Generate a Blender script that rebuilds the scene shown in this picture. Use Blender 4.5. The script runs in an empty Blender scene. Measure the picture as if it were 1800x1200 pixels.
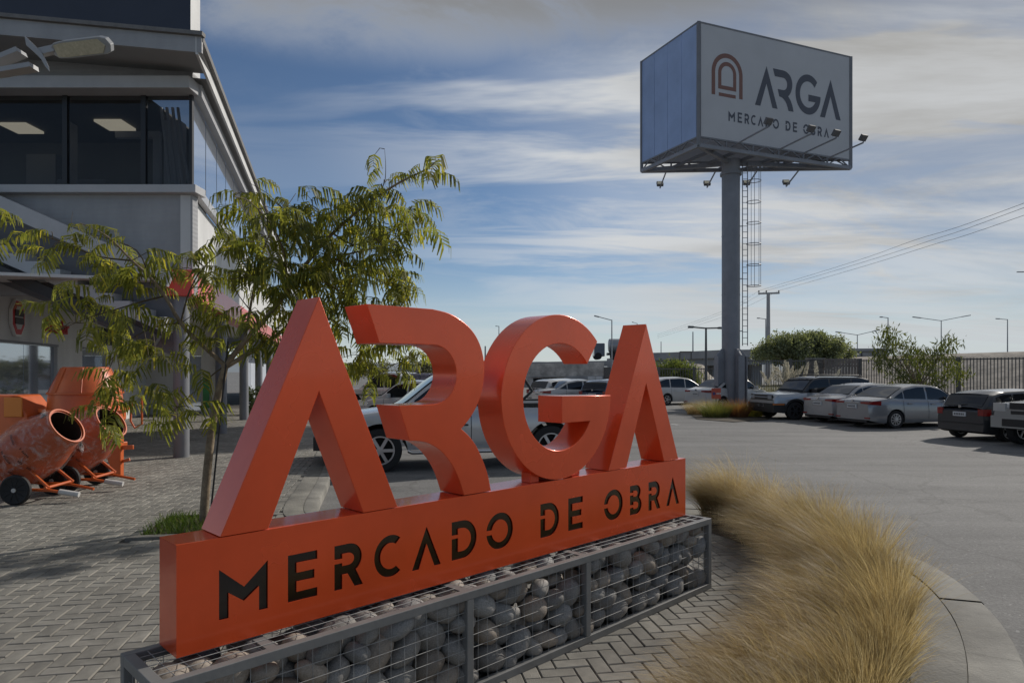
import bpy, math, random
import numpy as np
from mathutils import Vector, Matrix, geometry, noise as mnoise

R = math.radians
PI = math.pi
scene = bpy.context.scene
C = scene.collection

# ------------------------------------------------------------------ camera, sky, sun, exposure
EYE = 1.75            # camera height above the paving
FPX = 1200.0          # focal length in photograph pixels (24 mm on a 36 mm frame)
ASPH = -0.12          # level of the asphalt

cam_data = bpy.data.cameras.new('camera')
cam = bpy.data.objects.new('camera', cam_data)
C.objects.link(cam)
cam.location = (0, 0, EYE)
cam.rotation_euler = (R(90), 0, 0)
cam_data.lens = 24
cam_data.sensor_width = 36
cam_data.shift_y = 50 / 1800
cam_data.clip_end = 5000
scene.camera = cam

SUN_AZ = R(49)        # to the right of the viewing direction
SUN_EL = R(31)
world = bpy.data.worlds.new('World')
scene.world = world
world.use_nodes = True


def build_world():
    nt = world.node_tree
    nt.nodes.clear()
    N = nt.nodes.new
    L = nt.links.new
    out = N('ShaderNodeOutputWorld')
    bg = N('ShaderNodeBackground')
    bg.inputs['Strength'].default_value = 0.058
    sky = N('ShaderNodeTexSky')
    sky.sky_type = 'NISHITA'
    sky.sun_disc = False
    sky.sun_elevation = SUN_EL
    sky.sun_rotation = SUN_AZ
    sky.air_density = 1.15
    sky.dust_density = 0.3
    sky.altitude = 2600
    sky.ozone_density = 3.0
    tc = N('ShaderNodeTexCoord')
    sep = N('ShaderNodeSeparateXYZ')
    L(tc.outputs['Generated'], sep.inputs[0])

    def math_(op, a, b=None, clamp=False):
        m = N('ShaderNodeMath')
        m.operation = op
        m.use_clamp = clamp
        for i, x in enumerate((a, b)):
            if x is None:
                continue
            if isinstance(x, (int, float)):
                m.inputs[i].default_value = x
            else:
                L(x, m.inputs[i])
        return m.outputs[0]
    # the cloud layer lies on a flat sheet high above: direction divided by its height
    zz = math_('ADD', math_('MAXIMUM', sep.outputs[2], 0.0), 0.10)
    px = math_('DIVIDE', sep.outputs[0], zz)
    py = math_('DIVIDE', sep.outputs[1], zz)
    comb = N('ShaderNodeCombineXYZ')
    L(px, comb.inputs[0])
    L(py, comb.inputs[1])

    def layer(scale, sx, sy, rot, detail, lo, hi, off, distort=0.0, rough=0.55):
        mp = N('ShaderNodeMapping')
        mp.inputs['Scale'].default_value = (sx, sy, 1)
        mp.inputs['Rotation'].default_value = (0, 0, rot)
        mp.inputs['Location'].default_value = off
        L(comb.outputs[0], mp.inputs[0])
        no = N('ShaderNodeTexNoise')
        no.inputs['Scale'].default_value = scale
        no.inputs['Detail'].default_value = detail
        no.inputs['Roughness'].default_value = rough
        no.inputs['Distortion'].default_value = distort
        L(mp.outputs[0], no.inputs[0])
        mr = N('ShaderNodeMapRange')
        mr.interpolation_type = 'SMOOTHSTEP'
        mr.inputs['From Min'].default_value = lo
        mr.inputs['From Max'].default_value = hi
        L(no.outputs[0], mr.inputs[0])
        return mr.outputs[0]
    streaks = layer(1.0, 0.26, 1.05, R(5), 7, 0.50, 0.63, (27.2, 13.7, 0), 0.45, 0.6)
    bands = layer(0.55, 0.35, 1.3, R(-4), 6, 0.52, 0.62, (51.4, 7.9, 0), 0.6, 0.55)
    puffs = layer(1.5, 0.6, 0.9, R(-14), 9, 0.44, 0.70, (7.3, 4.1, 0), 0.8, 0.64)
    # a broken deck of thicker cloud overhead, seen from its grey underside
    over = N('ShaderNodeMapRange')
    over.interpolation_type = 'SMOOTHSTEP'
    over.inputs['From Min'].default_value = 0.385
    over.inputs['From Max'].default_value = 0.475
    L(sep.outputs[2], over.inputs[0])
    deck = layer(1.35, 0.55, 0.85, R(20), 8, 0.40, 0.62, (5.1, 0.4, 0), 0.7, 0.62)
    deck = math_('MULTIPLY', deck, over.outputs[0])
    # a thin veil of high cloud thickens towards the sun
    vm = N('ShaderNodeVectorMath')
    vm.operation = 'DOT_PRODUCT'
    L(tc.outputs['Generated'], vm.inputs[0])
    vm.inputs[1].default_value = (math.sin(SUN_AZ) * math.cos(SUN_EL), math.cos(SUN_AZ) * math.cos(SUN_EL), math.sin(SUN_EL))
    veil = N('ShaderNodeMapRange')
    veil.interpolation_type = 'SMOOTHSTEP'
    veil.inputs['From Min'].default_value = 0.63
    veil.inputs['From Max'].default_value = 0.95
    veil.inputs['To Max'].default_value = 0.9
    L(vm.outputs['Value'], veil.inputs[0])
    soft = layer(0.9, 0.45, 1.1, R(5), 7, 0.34, 0.60, (1.3, 9.2, 0), 0.5, 0.6)
    v2 = math_('MULTIPLY', veil.outputs[0], math_('ADD', math_('MULTIPLY', soft, 0.45), 0.55))
    near = N('ShaderNodeMapRange')      # the weather comes from the sun's side
    near.interpolation_type = 'SMOOTHSTEP'
    near.inputs['From Min'].default_value = 0.46
    near.inputs['From Max'].default_value = 0.84
    near.inputs['To Min'].default_value = 0.12
    L(vm.outputs['Value'], near.inputs[0])
    m = math_('MAXIMUM', math_('MULTIPLY', streaks, 0.95), math_('MULTIPLY', bands, 0.85))
    m = math_('MAXIMUM', m, math_('MULTIPLY', puffs, 0.45))
    m = math_('MULTIPLY', m, near.outputs[0])
    m = math_('ADD', m, v2, True)
    m = math_('MAXIMUM', m, math_('MULTIPLY', deck, 0.95))
    col = N('ShaderNodeMix')
    col.data_type = 'RGBA'
    col.inputs['A'].default_value = (8.6, 8.9, 9.2, 1)
    col.inputs['B'].default_value = (5.1, 5.05, 4.9, 1)
    L(math_('MULTIPLY', veil.outputs[0], math_('SUBTRACT', 1.25, soft), True), col.inputs['Factor'])
    cold = N('ShaderNodeMix')
    cold.data_type = 'RGBA'
    cold.inputs['B'].default_value = (2.9, 2.95, 3.0, 1)
    L(math_('MULTIPLY', deck, 0.9), cold.inputs['Factor'])
    L(col.outputs['Result'], cold.inputs['A'])
    mix = N('ShaderNodeMix')
    mix.data_type = 'RGBA'
    L(m, mix.inputs['Factor'])
    L(sky.outputs[0], mix.inputs['A'])
    L(cold.outputs['Result'], mix.inputs['B'])
    # pale haze low over the horizon
    hz = N('ShaderNodeMapRange')
    hz.interpolation_type = 'SMOOTHSTEP'
    hz.inputs['From Min'].default_value = 0.18
    hz.inputs['From Max'].default_value = -0.02
    hz.inputs['To Max'].default_value = 0.8
    L(sep.outputs[2], hz.inputs[0])
    mh = N('ShaderNodeMix')
    mh.data_type = 'RGBA'
    mh.inputs['B'].default_value = (7.3, 8.0, 8.3, 1)
    L(hz.outputs[0], mh.inputs['Factor'])
    L(mix.outputs['Result'], mh.inputs['A'])
    L(mh.outputs['Result'], bg.inputs['Color'])
    L(bg.outputs[0], out.inputs[0])


build_world()

sun_data = bpy.data.lights.new('sun', 'SUN')
sun_data.energy = 2.6
sun_data.angle = R(0.9)
sun_data.color = (1.0, 0.94, 0.86)
sun = bpy.data.objects.new('sun', sun_data)
C.objects.link(sun)
sun_dir = Vector((math.sin(SUN_AZ) * math.cos(SUN_EL), math.cos(SUN_AZ) * math.cos(SUN_EL), math.sin(SUN_EL)))
sun.rotation_euler = sun_dir.to_track_quat('Z', 'Y').to_euler()
sun.location = sun_dir * 60

vs = scene.view_settings
vs.view_transform = 'Standard'
vs.look = 'None'
vs.exposure = 0.36
vs.gamma = 1
vs.use_curve_mapping = False

rnd = random.Random(7)

# ------------------------------------------------------------------ helpers


def P(u, v, Y):
    """point at distance Y seen at photograph pixel (u, v)"""
    return Vector(((u - 900) / FPX * Y, Y, EYE + (650 - v) / FPX * Y))


def G(u, v, z=0.0):
    """point of the level z seen at pixel (u, v)"""
    Y = (EYE - z) * FPX / (v - 650)
    return Vector(((u - 900) / FPX * Y, Y, z))


MATS = {}


def mat(name, col, rough=0.5, metal=0.0, var=0.0, scale=6.0, bump=0.0, bscale=60.0, coat=0.0, spec=0.5,
        isl=0.0, detail=4.0, col2=None, emit=None):
    if name in MATS:
        return MATS[name]
    m = bpy.data.materials.new(name)
    m.use_nodes = True
    nt = m.node_tree
    N = nt.nodes.new
    L = nt.links.new
    b = nt.nodes['Principled BSDF']
    b.inputs['Roughness'].default_value = rough
    b.inputs['Metallic'].default_value = metal
    b.inputs['Specular IOR Level'].default_value = spec
    if coat:
        b.inputs['Coat Weight'].default_value = coat
        b.inputs['Coat Roughness'].default_value = 0.06
    c4 = (*col, 1)
    b.inputs['Base Color'].default_value = c4
    tc = N('ShaderNodeTexCoord')
    cur = None
    if var > 0 or col2 is not None:
        no = N('ShaderNodeTexNoise')
        no.inputs['Scale'].default_value = scale
        no.inputs['Detail'].default_value = detail
        no.inputs['Roughness'].default_value = 0.6
        L(tc.outputs['Object'], no.inputs[0])
        cr = N('ShaderNodeValToRGB')
        cr.color_ramp.elements[0].position = 0.3
        cr.color_ramp.elements[1].position = 0.7
        lo = tuple(c * (1 - var) for c in col)
        hi = tuple(min(1, c * (1 + var)) for c in (col2 or col))
        cr.color_ramp.elements[0].color = (*lo, 1)
        cr.color_ramp.elements[1].color = (*hi, 1)
        L(no.outputs[0], cr.inputs[0])
        cur = cr.outputs[0]
        # gloss varies a little with the grime
        mr = N('ShaderNodeMapRange')
        mr.inputs['To Min'].default_value = max(0.02, rough - 0.08)
        mr.inputs['To Max'].default_value = min(1, rough + 0.08)
        L(no.outputs[0], mr.inputs[0])
        L(mr.outputs[0], b.inputs['Roughness'])
    if isl > 0:
        geo = N('ShaderNodeNewGeometry')
        oi = N('ShaderNodeObjectInfo')
        ad = N('ShaderNodeMath')
        ad.operation = 'ADD'
        L(geo.outputs['Random Per Island'], ad.inputs[0])
        L(oi.outputs['Random'], ad.inputs[1])
        fr = N('ShaderNodeMath')
        fr.operation = 'FRACT'
        L(ad.outputs[0], fr.inputs[0])
        mr = N('ShaderNodeMapRange')
        mr.inputs['To Min'].default_value = 1 - isl
        mr.inputs['To Max'].default_value = 1 + isl
        L(fr.outputs[0], mr.inputs[0])
        hs = N('ShaderNodeMix')
        hs.data_type = 'RGBA'
        hs.blend_type = 'MULTIPLY'
        hs.inputs['Factor'].default_value = 1
        if cur is not None:
            L(cur, hs.inputs['A'])
        else:
            hs.inputs['A'].default_value = c4
        L(mr.outputs[0], hs.inputs['B'])
        cur = hs.outputs['Result']
    if cur is not None:
        L(cur, b.inputs['Base Color'])
    if bump > 0:
        nb = N('ShaderNodeTexNoise')
        nb.inputs['Scale'].default_value = bscale
        nb.inputs['Detail'].default_value = 5
        L(tc.outputs['Object'], nb.inputs[0])
        bp = N('ShaderNodeBump')
        bp.inputs['Strength'].default_value = bump
        bp.inputs['Distance'].default_value = 0.02
        L(nb.outputs[0], bp.inputs['Height'])
        L(bp.outputs[0], b.inputs['Normal'])
    if emit:
        b.inputs['Emission Color'].default_value = (*emit[0], 1)
        b.inputs['Emission Strength'].default_value = emit[1]
    MATS[name] = m
    return m


def leaf_mat(name, c1, c2, c3=None, trans=0.4, rough=0.55, tint=(1.5, 1.5, 0.7), patch=0.0):
    """foliage: leaves differ one by one between two or three colours and let some light through"""
    if name in MATS:
        return MATS[name]
    m = bpy.data.materials.new(name)
    m.use_nodes = True
    nt = m.node_tree
    N = nt.nodes.new
    L = nt.links.new
    b = nt.nodes['Principled BSDF']
    b.inputs['Roughness'].default_value = rough
    b.inputs['Specular IOR Level'].default_value = 0.3
    geo = N('ShaderNodeNewGeometry')
    cr = N('ShaderNodeValToRGB')
    cr.color_ramp.elements[0].color = (*c1, 1)
    cr.color_ramp.elements[1].color = (*c2, 1)
    if c3:
        e = cr.color_ramp.elements.new(0.88)
        e.color = (*c2, 1)
        cr.color_ramp.elements[2].color = (*c3, 1)
    L(geo.outputs['Random Per Island'], cr.inputs[0])
    if patch:
        # whole tufts differ from their neighbours
        no = N('ShaderNodeTexNoise')
        no.inputs['Scale'].default_value = patch
        no.inputs['Detail'].default_value = 3
        L(geo.outputs['Position'], no.inputs[0])
        mr = N('ShaderNodeMapRange')
        mr.inputs['From Min'].default_value = .33
        mr.inputs['From Max'].default_value = .67
        mr.inputs['To Min'].default_value = .72
        mr.inputs['To Max'].default_value = 1.15
        L(no.outputs[0], mr.inputs[0])
        pm = N('ShaderNodeMix')
        pm.data_type = 'RGBA'
        pm.blend_type = 'MULTIPLY'
        pm.inputs['Factor'].default_value = 1
        L(cr.outputs[0], pm.inputs['A'])
        L(mr.outputs[0], pm.inputs['B'])
        leafcol = pm.outputs['Result']
    else:
        leafcol = cr.outputs[0]
    L(leafcol, b.inputs['Base Color'])
    tr = N('ShaderNodeBsdfTranslucent')
    gm = N('ShaderNodeMix')
    gm.data_type = 'RGBA'
    gm.blend_type = 'MULTIPLY'
    gm.inputs['Factor'].default_value = 1
    gm.inputs['B'].default_value = (*tint, 1)
    L(leafcol, gm.inputs['A'])
    L(gm.outputs['Result'], tr.inputs['Color'])
    mx = N('ShaderNodeMixShader')
    mx.inputs[0].default_value = trans
    out = nt.nodes['Material Output']
    L(b.outputs[0], mx.inputs[1])
    L(tr.outputs[0], mx.inputs[2])
    L(mx.outputs[0], out.inputs[0])
    MATS[name] = m
    return m


def glass_mat(name, col, rough=0.03, alpha=1.0):
    """dark window glass seen by its reflections; alpha < 1 lets the inside show"""
    if name in MATS:
        return MATS[name]
    m = mat(name, col, rough, 0.0, spec=0.8, coat=0.6)
    if alpha < 1:
        m.node_tree.nodes['Principled BSDF'].inputs['Alpha'].default_value = alpha
    return m


def weathered(m, scale, lo, hi, stretch=(1, 1, 1), frm=(.35, .68)):
    """multiply a material's colour by stains laid out in the place itself"""
    nt = m.node_tree
    N = nt.nodes.new
    L = nt.links.new
    b = nt.nodes['Principled BSDF']
    geo = N('ShaderNodeNewGeometry')
    mp = N('ShaderNodeMapping')
    mp.inputs['Scale'].default_value = stretch
    L(geo.outputs['Position'], mp.inputs[0])
    no = N('ShaderNodeTexNoise')
    no.inputs['Scale'].default_value = scale
    no.inputs['Detail'].default_value = 7
    no.inputs['Roughness'].default_value = .65
    L(mp.outputs[0], no.inputs[0])
    mr = N('ShaderNodeMapRange')
    mr.inputs['From Min'].default_value = frm[0]
    mr.inputs['From Max'].default_value = frm[1]
    mr.inputs['To Min'].default_value = lo
    mr.inputs['To Max'].default_value = hi
    L(no.outputs[0], mr.inputs[0])
    mx = N('ShaderNodeMix')
    mx.data_type = 'RGBA'
    mx.blend_type = 'MULTIPLY'
    mx.inputs['Factor'].default_value = 1
    ln = b.inputs['Base Color'].links
    if ln:
        L(ln[0].from_socket, mx.inputs['A'])
    else:
        mx.inputs['A'].default_value = b.inputs['Base Color'].default_value
    L(mr.outputs[0], mx.inputs['B'])
    L(mx.outputs['Result'], b.inputs['Base Color'])
    return m


class MB:
    """collects faces that become one mesh object"""

    def __init__(self):
        self.v = []
        self.f = []
        self.mi = []
        self.cur = 0

    def add(self, vs, fs):
        o = len(self.v)
        self.v.extend([tuple(p) for p in vs])
        for f in fs:
            self.f.append(tuple(i + o for i in f))
            self.mi.append(self.cur)
        return self

    def m(self, i):
        self.cur = i
        return self

    def box(self, x0, x1, y0, y1, z0, z1):
        vs = [(x0, y0, z0), (x1, y0, z0), (x1, y1, z0), (x0, y1, z0), (x0, y0, z1), (x1, y0, z1), (x1, y1, z1), (x0, y1, z1)]
        return self.add(vs, [(0, 3, 2, 1), (4, 5, 6, 7), (0, 1, 5, 4), (1, 2, 6, 5), (2, 3, 7, 6), (3, 0, 4, 7)])

    def obox(self, c, ax, ay, az):
        """box centred at c with half-axis vectors"""
        c, ax, ay, az = Vector(c), Vector(ax), Vector(ay), Vector(az)
        vs = [c - ax - ay - az, c + ax - ay - az, c + ax + ay - az, c - ax + ay - az,
              c - ax - ay + az, c + ax - ay + az, c + ax + ay + az, c - ax + ay + az]
        return self.add(vs, [(0, 3, 2, 1), (4, 5, 6, 7), (0, 1, 5, 4), (1, 2, 6, 5), (2, 3, 7, 6), (3, 0, 4, 7)])

    def beam(self, a, b, w, h, up=(0, 0, 1)):
        """rectangular bar from a to b, w across, h along up"""
        a, b = Vector(a), Vector(b)
        d = b - a
        l = d.length
        if l < 1e-6:
            return self
        d = d / l
        upv = Vector(up)
        if abs(d.dot(upv)) > 0.98:
            upv = Vector((0, 1, 0))
        s = d.cross(upv).normalized()
        t = s.cross(d).normalized()
        return self.obox((a + b) / 2, d * l / 2, s * w / 2, t * h / 2)

    def tube(self, pts, r, n=8, cap=True):
        pts = [Vector(p) for p in pts]
        rs = r if isinstance(r, (list, tuple)) else [r] * len(pts)
        o = len(self.v)
        prev = None
        for i, p in enumerate(pts):
            if i == 0:
                d = pts[1] - pts[0]
            elif i == len(pts) - 1:
                d = pts[-1] - pts[-2]
            else:
                d = pts[i + 1] - pts[i - 1]
            d.normalize()
            if prev is None:
                ref = Vector((0, 0, 1)) if abs(d.z) < 0.9 else Vector((1, 0, 0))
                s = d.cross(ref).normalized()
            else:
                s = (prev - d * prev.dot(d)).normalized()
            prev = s
            t = d.cross(s)
            for k in range(n):
                a = 2 * PI * k / n
                self.v.append(tuple(p + (s * math.cos(a) + t * math.sin(a)) * rs[i]))
        for i in range(len(pts) - 1):
            for k in range(n):
                k2 = (k + 1) % n
                self.f.append((o + i * n + k, o + i * n + k2, o + (i + 1) * n + k2, o + (i + 1) * n + k))
                self.mi.append(self.cur)
        if cap:
            self.f.append(tuple(o + k for k in range(n))[::-1])
            self.f.append(tuple(o + (len(pts) - 1) * n + k for k in range(n)))
            self.mi += [self.cur, self.cur]
        return self

    def lathe(self, prof, n=24, M=None, closed=False):
        """prof: (r, h) pairs turned about the local z axis of M"""
        M = M or Matrix.Identity(4)
        o = len(self.v)
        for r, h in prof:
            for k in range(n):
                a = 2 * PI * k / n
                self.v.append(tuple(M @ Vector((r * math.cos(a), r * math.sin(a), h))))
        for i in range(len(prof) - 1):
            for k in range(n):
                k2 = (k + 1) % n
                self.f.append((o + i * n + k, o + i * n + k2, o + (i + 1) * n + k2, o + (i + 1) * n + k))
                self.mi.append(self.cur)
        if not closed:
            if prof[0][0] > 1e-6:
                self.f.append(tuple(o + k for k in range(n))[::-1])
                self.mi.append(self.cur)
            if prof[-1][0] > 1e-6:
                self.f.append(tuple(o + (len(prof) - 1) * n + k for k in range(n)))
                self.mi.append(self.cur)
        return self

    def prism(self, loop, fn, d0, d1):
        """outline loop (a, b) swept from depth d0 to d1; fn(a, b, d) gives the point"""
        n = len(loop)
        area = sum(loop[i][0] * loop[(i + 1) % n][1] - loop[(i + 1) % n][0] * loop[i][1] for i in range(n))
        lp = list(loop) if area > 0 else list(loop)[::-1]
        vs = [fn(a, b, d0) for a, b in lp] + [fn(a, b, d1) for a, b in lp]
        fs = [tuple(range(n)), tuple(range(2 * n - 1, n - 1, -1))]
        for i in range(n):
            j = (i + 1) % n
            fs.append((j, i, n + i, n + j))
        return self.add(vs, fs)

    def pierced(self, outer, holes, fn, d0, d1):
        """flat sheet with cut-outs, swept from depth d0 to d1"""
        loops = [[Vector((a, b, 0)) for a, b in lp] for lp in [outer] + holes]
        flat = [p for lp in loops for p in lp]
        tris = geometry.tessellate_polygon(loops)
        n = len(flat)
        vs = [fn(p.x, p.y, d0) for p in flat] + [fn(p.x, p.y, d1) for p in flat]
        fs = []
        for a, b, c in tris:
            fs.append((a, b, c))
            fs.append((n + c, n + b, n + a))
        k = 0
        for lp in loops:
            m = len(lp)
            for i in range(m):
                j = (i + 1) % m
                fs.append((k + j, k + i, n + k + i, n + k + j))
            k += m
        return self.add(vs, fs)

    def build(self, name, mats, parent=None, smooth=None, bevel=0.0, world=False):
        me = bpy.data.meshes.new(name)
        vs = self.v
        if world and parent is not None:
            inv = root_matrix(parent).inverted()
            vs = [tuple(inv @ Vector(p)) for p in vs]
        me.from_pydata(vs, [], self.f)
        mats = mats if isinstance(mats, (list, tuple)) else [mats]
        for m in mats:
            me.materials.append(m)
        if len(mats) > 1:
            me.polygons.foreach_set('material_index', self.mi)
        if smooth is not None:
            me.polygons.foreach_set('use_smooth', [True] * len(me.polygons))
            me.set_sharp_from_angle(angle=R(smooth))
        me.update()
        o = bpy.data.objects.new(name, me)
        C.objects.link(o)
        if parent is not None:
            o.parent = parent
        if bevel > 0:
            bm = o.modifiers.new('edge', 'BEVEL')
            bm.width = bevel
            bm.segments = 2
            bm.limit_method = 'ANGLE'
            bm.angle_limit = R(40)
        return o


ROOTM = {}


def root_matrix(o):
    while o.parent is not None:
        o = o.parent
    return ROOTM.get(o.name, Matrix.Identity(4))


def thing(name, label, cat, loc=(0, 0, 0), rotz=0.0, group=None):
    o = bpy.data.objects.new(name, None)
    C.objects.link(o)
    o.empty_display_size = 0.2
    o.location = loc
    o.rotation_euler = (0, 0, rotz)
    ROOTM[o.name] = Matrix.Translation(Vector(loc)) @ Matrix.Rotation(rotz, 4, 'Z')
    o['label'] = label
    o['category'] = cat
    if group:
        o['group'] = group
    return o


def tag(o, label, cat, group=None):
    o['label'] = label
    o['category'] = cat
    if group:
        o['group'] = group
    return o


def struct(o):
    o['kind'] = 'structure'
    return o


def np_mesh(name, verts, faces, mats, parent=None, mi=None, smooth=False):
    """verts (n,3), faces (m,k) arrays with one k"""
    me = bpy.data.meshes.new(name)
    nv, (nf, k) = len(verts), faces.shape
    me.vertices.add(nv)
    me.vertices.foreach_set('co', np.ascontiguousarray(verts, dtype=np.float32).ravel())
    me.loops.add(nf * k)
    me.loops.foreach_set('vertex_index', np.ascontiguousarray(faces, dtype=np.int32).ravel())
    me.polygons.add(nf)
    me.polygons.foreach_set('loop_start', np.arange(0, nf * k, k, dtype=np.int32))
    for m in (mats if isinstance(mats, (list, tuple)) else [mats]):
        me.materials.append(m)
    if mi is not None:
        me.polygons.foreach_set('material_index', np.asarray(mi, dtype=np.int32))
    if smooth:
        me.polygons.foreach_set('use_smooth', np.ones(nf, dtype=bool))
    else:
        me.shade_flat()
    me.update(calc_edges=True)
    me.validate()
    o = bpy.data.objects.new(name, me)
    C.objects.link(o)
    if parent is not None:
        o.parent = parent
    return o


def instance_np(tv, tf, mats4):
    """copies of a template (tv, tf) under many 3x4 matrices -> arrays"""
    M = np.asarray(mats4)
    n = len(M)
    V = np.einsum('nij,vj->nvi', M[:, :3, :3], tv) + M[:, None, :3, 3]
    F = tf[None, :, :] + (np.arange(n) * len(tv))[:, None, None]
    return V.reshape(-1, 3), F.reshape(-1, tf.shape[1])


def catmull(pts, k=4):
    """smooth a polyline, ends kept"""
    p = [Vector((*q, 0)) if len(q) == 2 else Vector(q) for q in pts]
    out = []
    for i in range(len(p) - 1):
        a, b, c, d = p[max(i - 1, 0)], p[i], p[i + 1], p[min(i + 2, len(p) - 1)]
        for s in range(k):
            t = s / k
            out.append(0.5 * ((2 * b) + (c - a) * t + (2 * a - 5 * b + 4 * c - d) * t * t + (3 * b - a - 3 * c + d) * t ** 3))
    out.append(p[-1])
    return out


def arc(cx, cy, r, a0, a1, n=16, ry=None):
    ry = ry or r
    return [(cx + r * math.cos(R(a0 + (a1 - a0) * i / n)), cy + ry * math.sin(R(a0 + (a1 - a0) * i / n))) for i in range(n + 1)]


def inside(poly, x, y):
    c = False
    n = len(poly)
    for i in range(n):
        x0, y0 = poly[i]
        x1, y1 = poly[i - 1]
        if (y0 > y) != (y1 > y) and x < (x1 - x0) * (y - y0) / (y1 - y0) + x0:
            c = not c
    return c

# ------------------------------------------------------------------ ground, kerb, paving


def asphalt_material():
    m = bpy.data.materials.new('asphalt')
    m.use_nodes = True
    nt = m.node_tree
    N = nt.nodes.new
    L = nt.links.new
    b = nt.nodes['Principled BSDF']
    b.inputs['Roughness'].default_value = 0.85
    b.inputs['Specular IOR Level'].default_value = 0.25
    tc = N('ShaderNodeTexCoord')

    def noise(scale, detail, vec=None, rough=0.6):
        n = N('ShaderNodeTexNoise')
        n.inputs['Scale'].default_value = scale
        n.inputs['Detail'].default_value = detail
        n.inputs['Roughness'].default_value = rough
        L(vec or tc.outputs['Object'], n.inputs[0])
        return n.outputs[0]
    mp = N('ShaderNodeMapping')
    mp.inputs['Scale'].default_value = (0.18, 1.6, 1)
    mp.inputs['Rotation'].default_value = (0, 0, R(-20))
    L(tc.outputs['Object'], mp.inputs[0])
    big = noise(0.25, 4)
    streak = noise(1.0, 5, mp.outputs[0])
    grain = noise(32, 5, None, 0.85)
    vo = N('ShaderNodeTexVoronoi')
    vo.inputs['Scale'].default_value = 60
    L(tc.outputs['Object'], vo.inputs[0])
    cr = N('ShaderNodeValToRGB')
    cr.color_ramp.elements[0].position = 0.30
    cr.color_ramp.elements[1].position = 0.72
    cr.color_ramp.elements[0].color = (0.125, 0.123, 0.120, 1)
    cr.color_ramp.elements[1].color = (0.245, 0.240, 0.230, 1)
    mx = N('ShaderNodeMix')
    mx.inputs['Factor'].default_value = 0.55
    L(big, mx.inputs['A'])
    L(streak, mx.inputs['B'])
    L(mx.outputs['Result'], cr.inputs[0])
    # stone chips in the binder
    ov = N('ShaderNodeMix')
    ov.data_type = 'RGBA'
    ov.blend_type = 'OVERLAY'
    ov.inputs['Factor'].default_value = 0.95
    L(cr.outputs[0], ov.inputs['A'])
    L(grain, ov.inputs['B'])
    sp = N('ShaderNodeMapRange')
    sp.inputs['From Min'].default_value = 0.86
    sp.inputs['From Max'].default_value = 0.95
    sp.inputs['To Max'].default_value = 0.5
    L(vo.outputs['Color'], sp.inputs[0])
    chips = N('ShaderNodeMix')
    chips.data_type = 'RGBA'
    chips.inputs['B'].default_value = (0.42, 0.41, 0.39, 1)
    L(sp.outputs[0], chips.inputs['Factor'])
    L(ov.outputs['Result'], chips.inputs['A'])
    # darker worn patches and drips with their own outline
    st = noise(0.9, 7, None, 0.7)
    sr = N('ShaderNodeMapRange')
    sr.inputs['From Min'].default_value = 0.60
    sr.inputs['From Max'].default_value = 0.74
    sr.inputs['To Max'].default_value = 0.45
    L(st, sr.inputs[0])
    stain = N('ShaderNodeMix')
    stain.data_type = 'RGBA'
    stain.blend_type = 'MULTIPLY'
    stain.inputs['B'].default_value = (0.55, 0.54, 0.53, 1)
    L(sr.outputs[0], stain.inputs['Factor'])
    L(chips.outputs['Result'], stain.inputs['A'])
    # hairline cracks
    wv = N('ShaderNodeTexNoise')
    wv.inputs['Scale'].default_value = 1.3
    wv.inputs['Detail'].default_value = 4
    L(tc.outputs['Object'], wv.inputs[0])
    ad = N('ShaderNodeMix')
    ad.data_type = 'RGBA'
    ad.blend_type = 'ADD'
    ad.inputs['Factor'].default_value = .9
    L(tc.outputs['Object'], ad.inputs['A'])
    L(wv.outputs['Color'], ad.inputs['B'])
    vc = N('ShaderNodeTexVoronoi')
    vc.feature = 'DISTANCE_TO_EDGE'
    vc.inputs['Scale'].default_value = .32
    L(ad.outputs['Result'], vc.inputs[0])
    cm = N('ShaderNodeMapRange')
    cm.inputs['From Min'].default_value = .004
    cm.inputs['From Max'].default_value = .012
    cm.inputs['To Min'].default_value = .22
    cm.inputs['To Max'].default_value = .0
    L(vc.outputs['Distance'], cm.inputs[0])
    crack = N('ShaderNodeMix')
    crack.data_type = 'RGBA'
    crack.inputs['B'].default_value = (.045, .043, .04, 1)
    L(cm.outputs[0], crack.inputs['Factor'])
    L(stain.outputs['Result'], crack.inputs['A'])
    L(crack.outputs['Result'], b.inputs['Base Color'])
    bp = N('ShaderNodeBump')
    bp.inputs['Strength'].default_value = 0.55
    bp.inputs['Distance'].default_value = 0.01
    L(grain, bp.inputs['Height'])
    L(bp.outputs[0], b.inputs['Normal'])
    return m


g = MB()
xs = [-400, -60, -25, -8, 0, 8, 20, 60, 400]
ys = [-60, 0, 4, 8, 14, 22, 34, 60, 120, 600]
vsx = [(x, y, ASPH) for y in ys for x in xs]
nx = len(xs)
g.add(vsx, [(j * nx + i, j * nx + i + 1, (j + 1) * nx + i + 1, (j + 1) * nx + i) for j in range(len(ys) - 1) for i in range(nx - 1)])
struct(g.build('ground', asphalt_material()))

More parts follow.
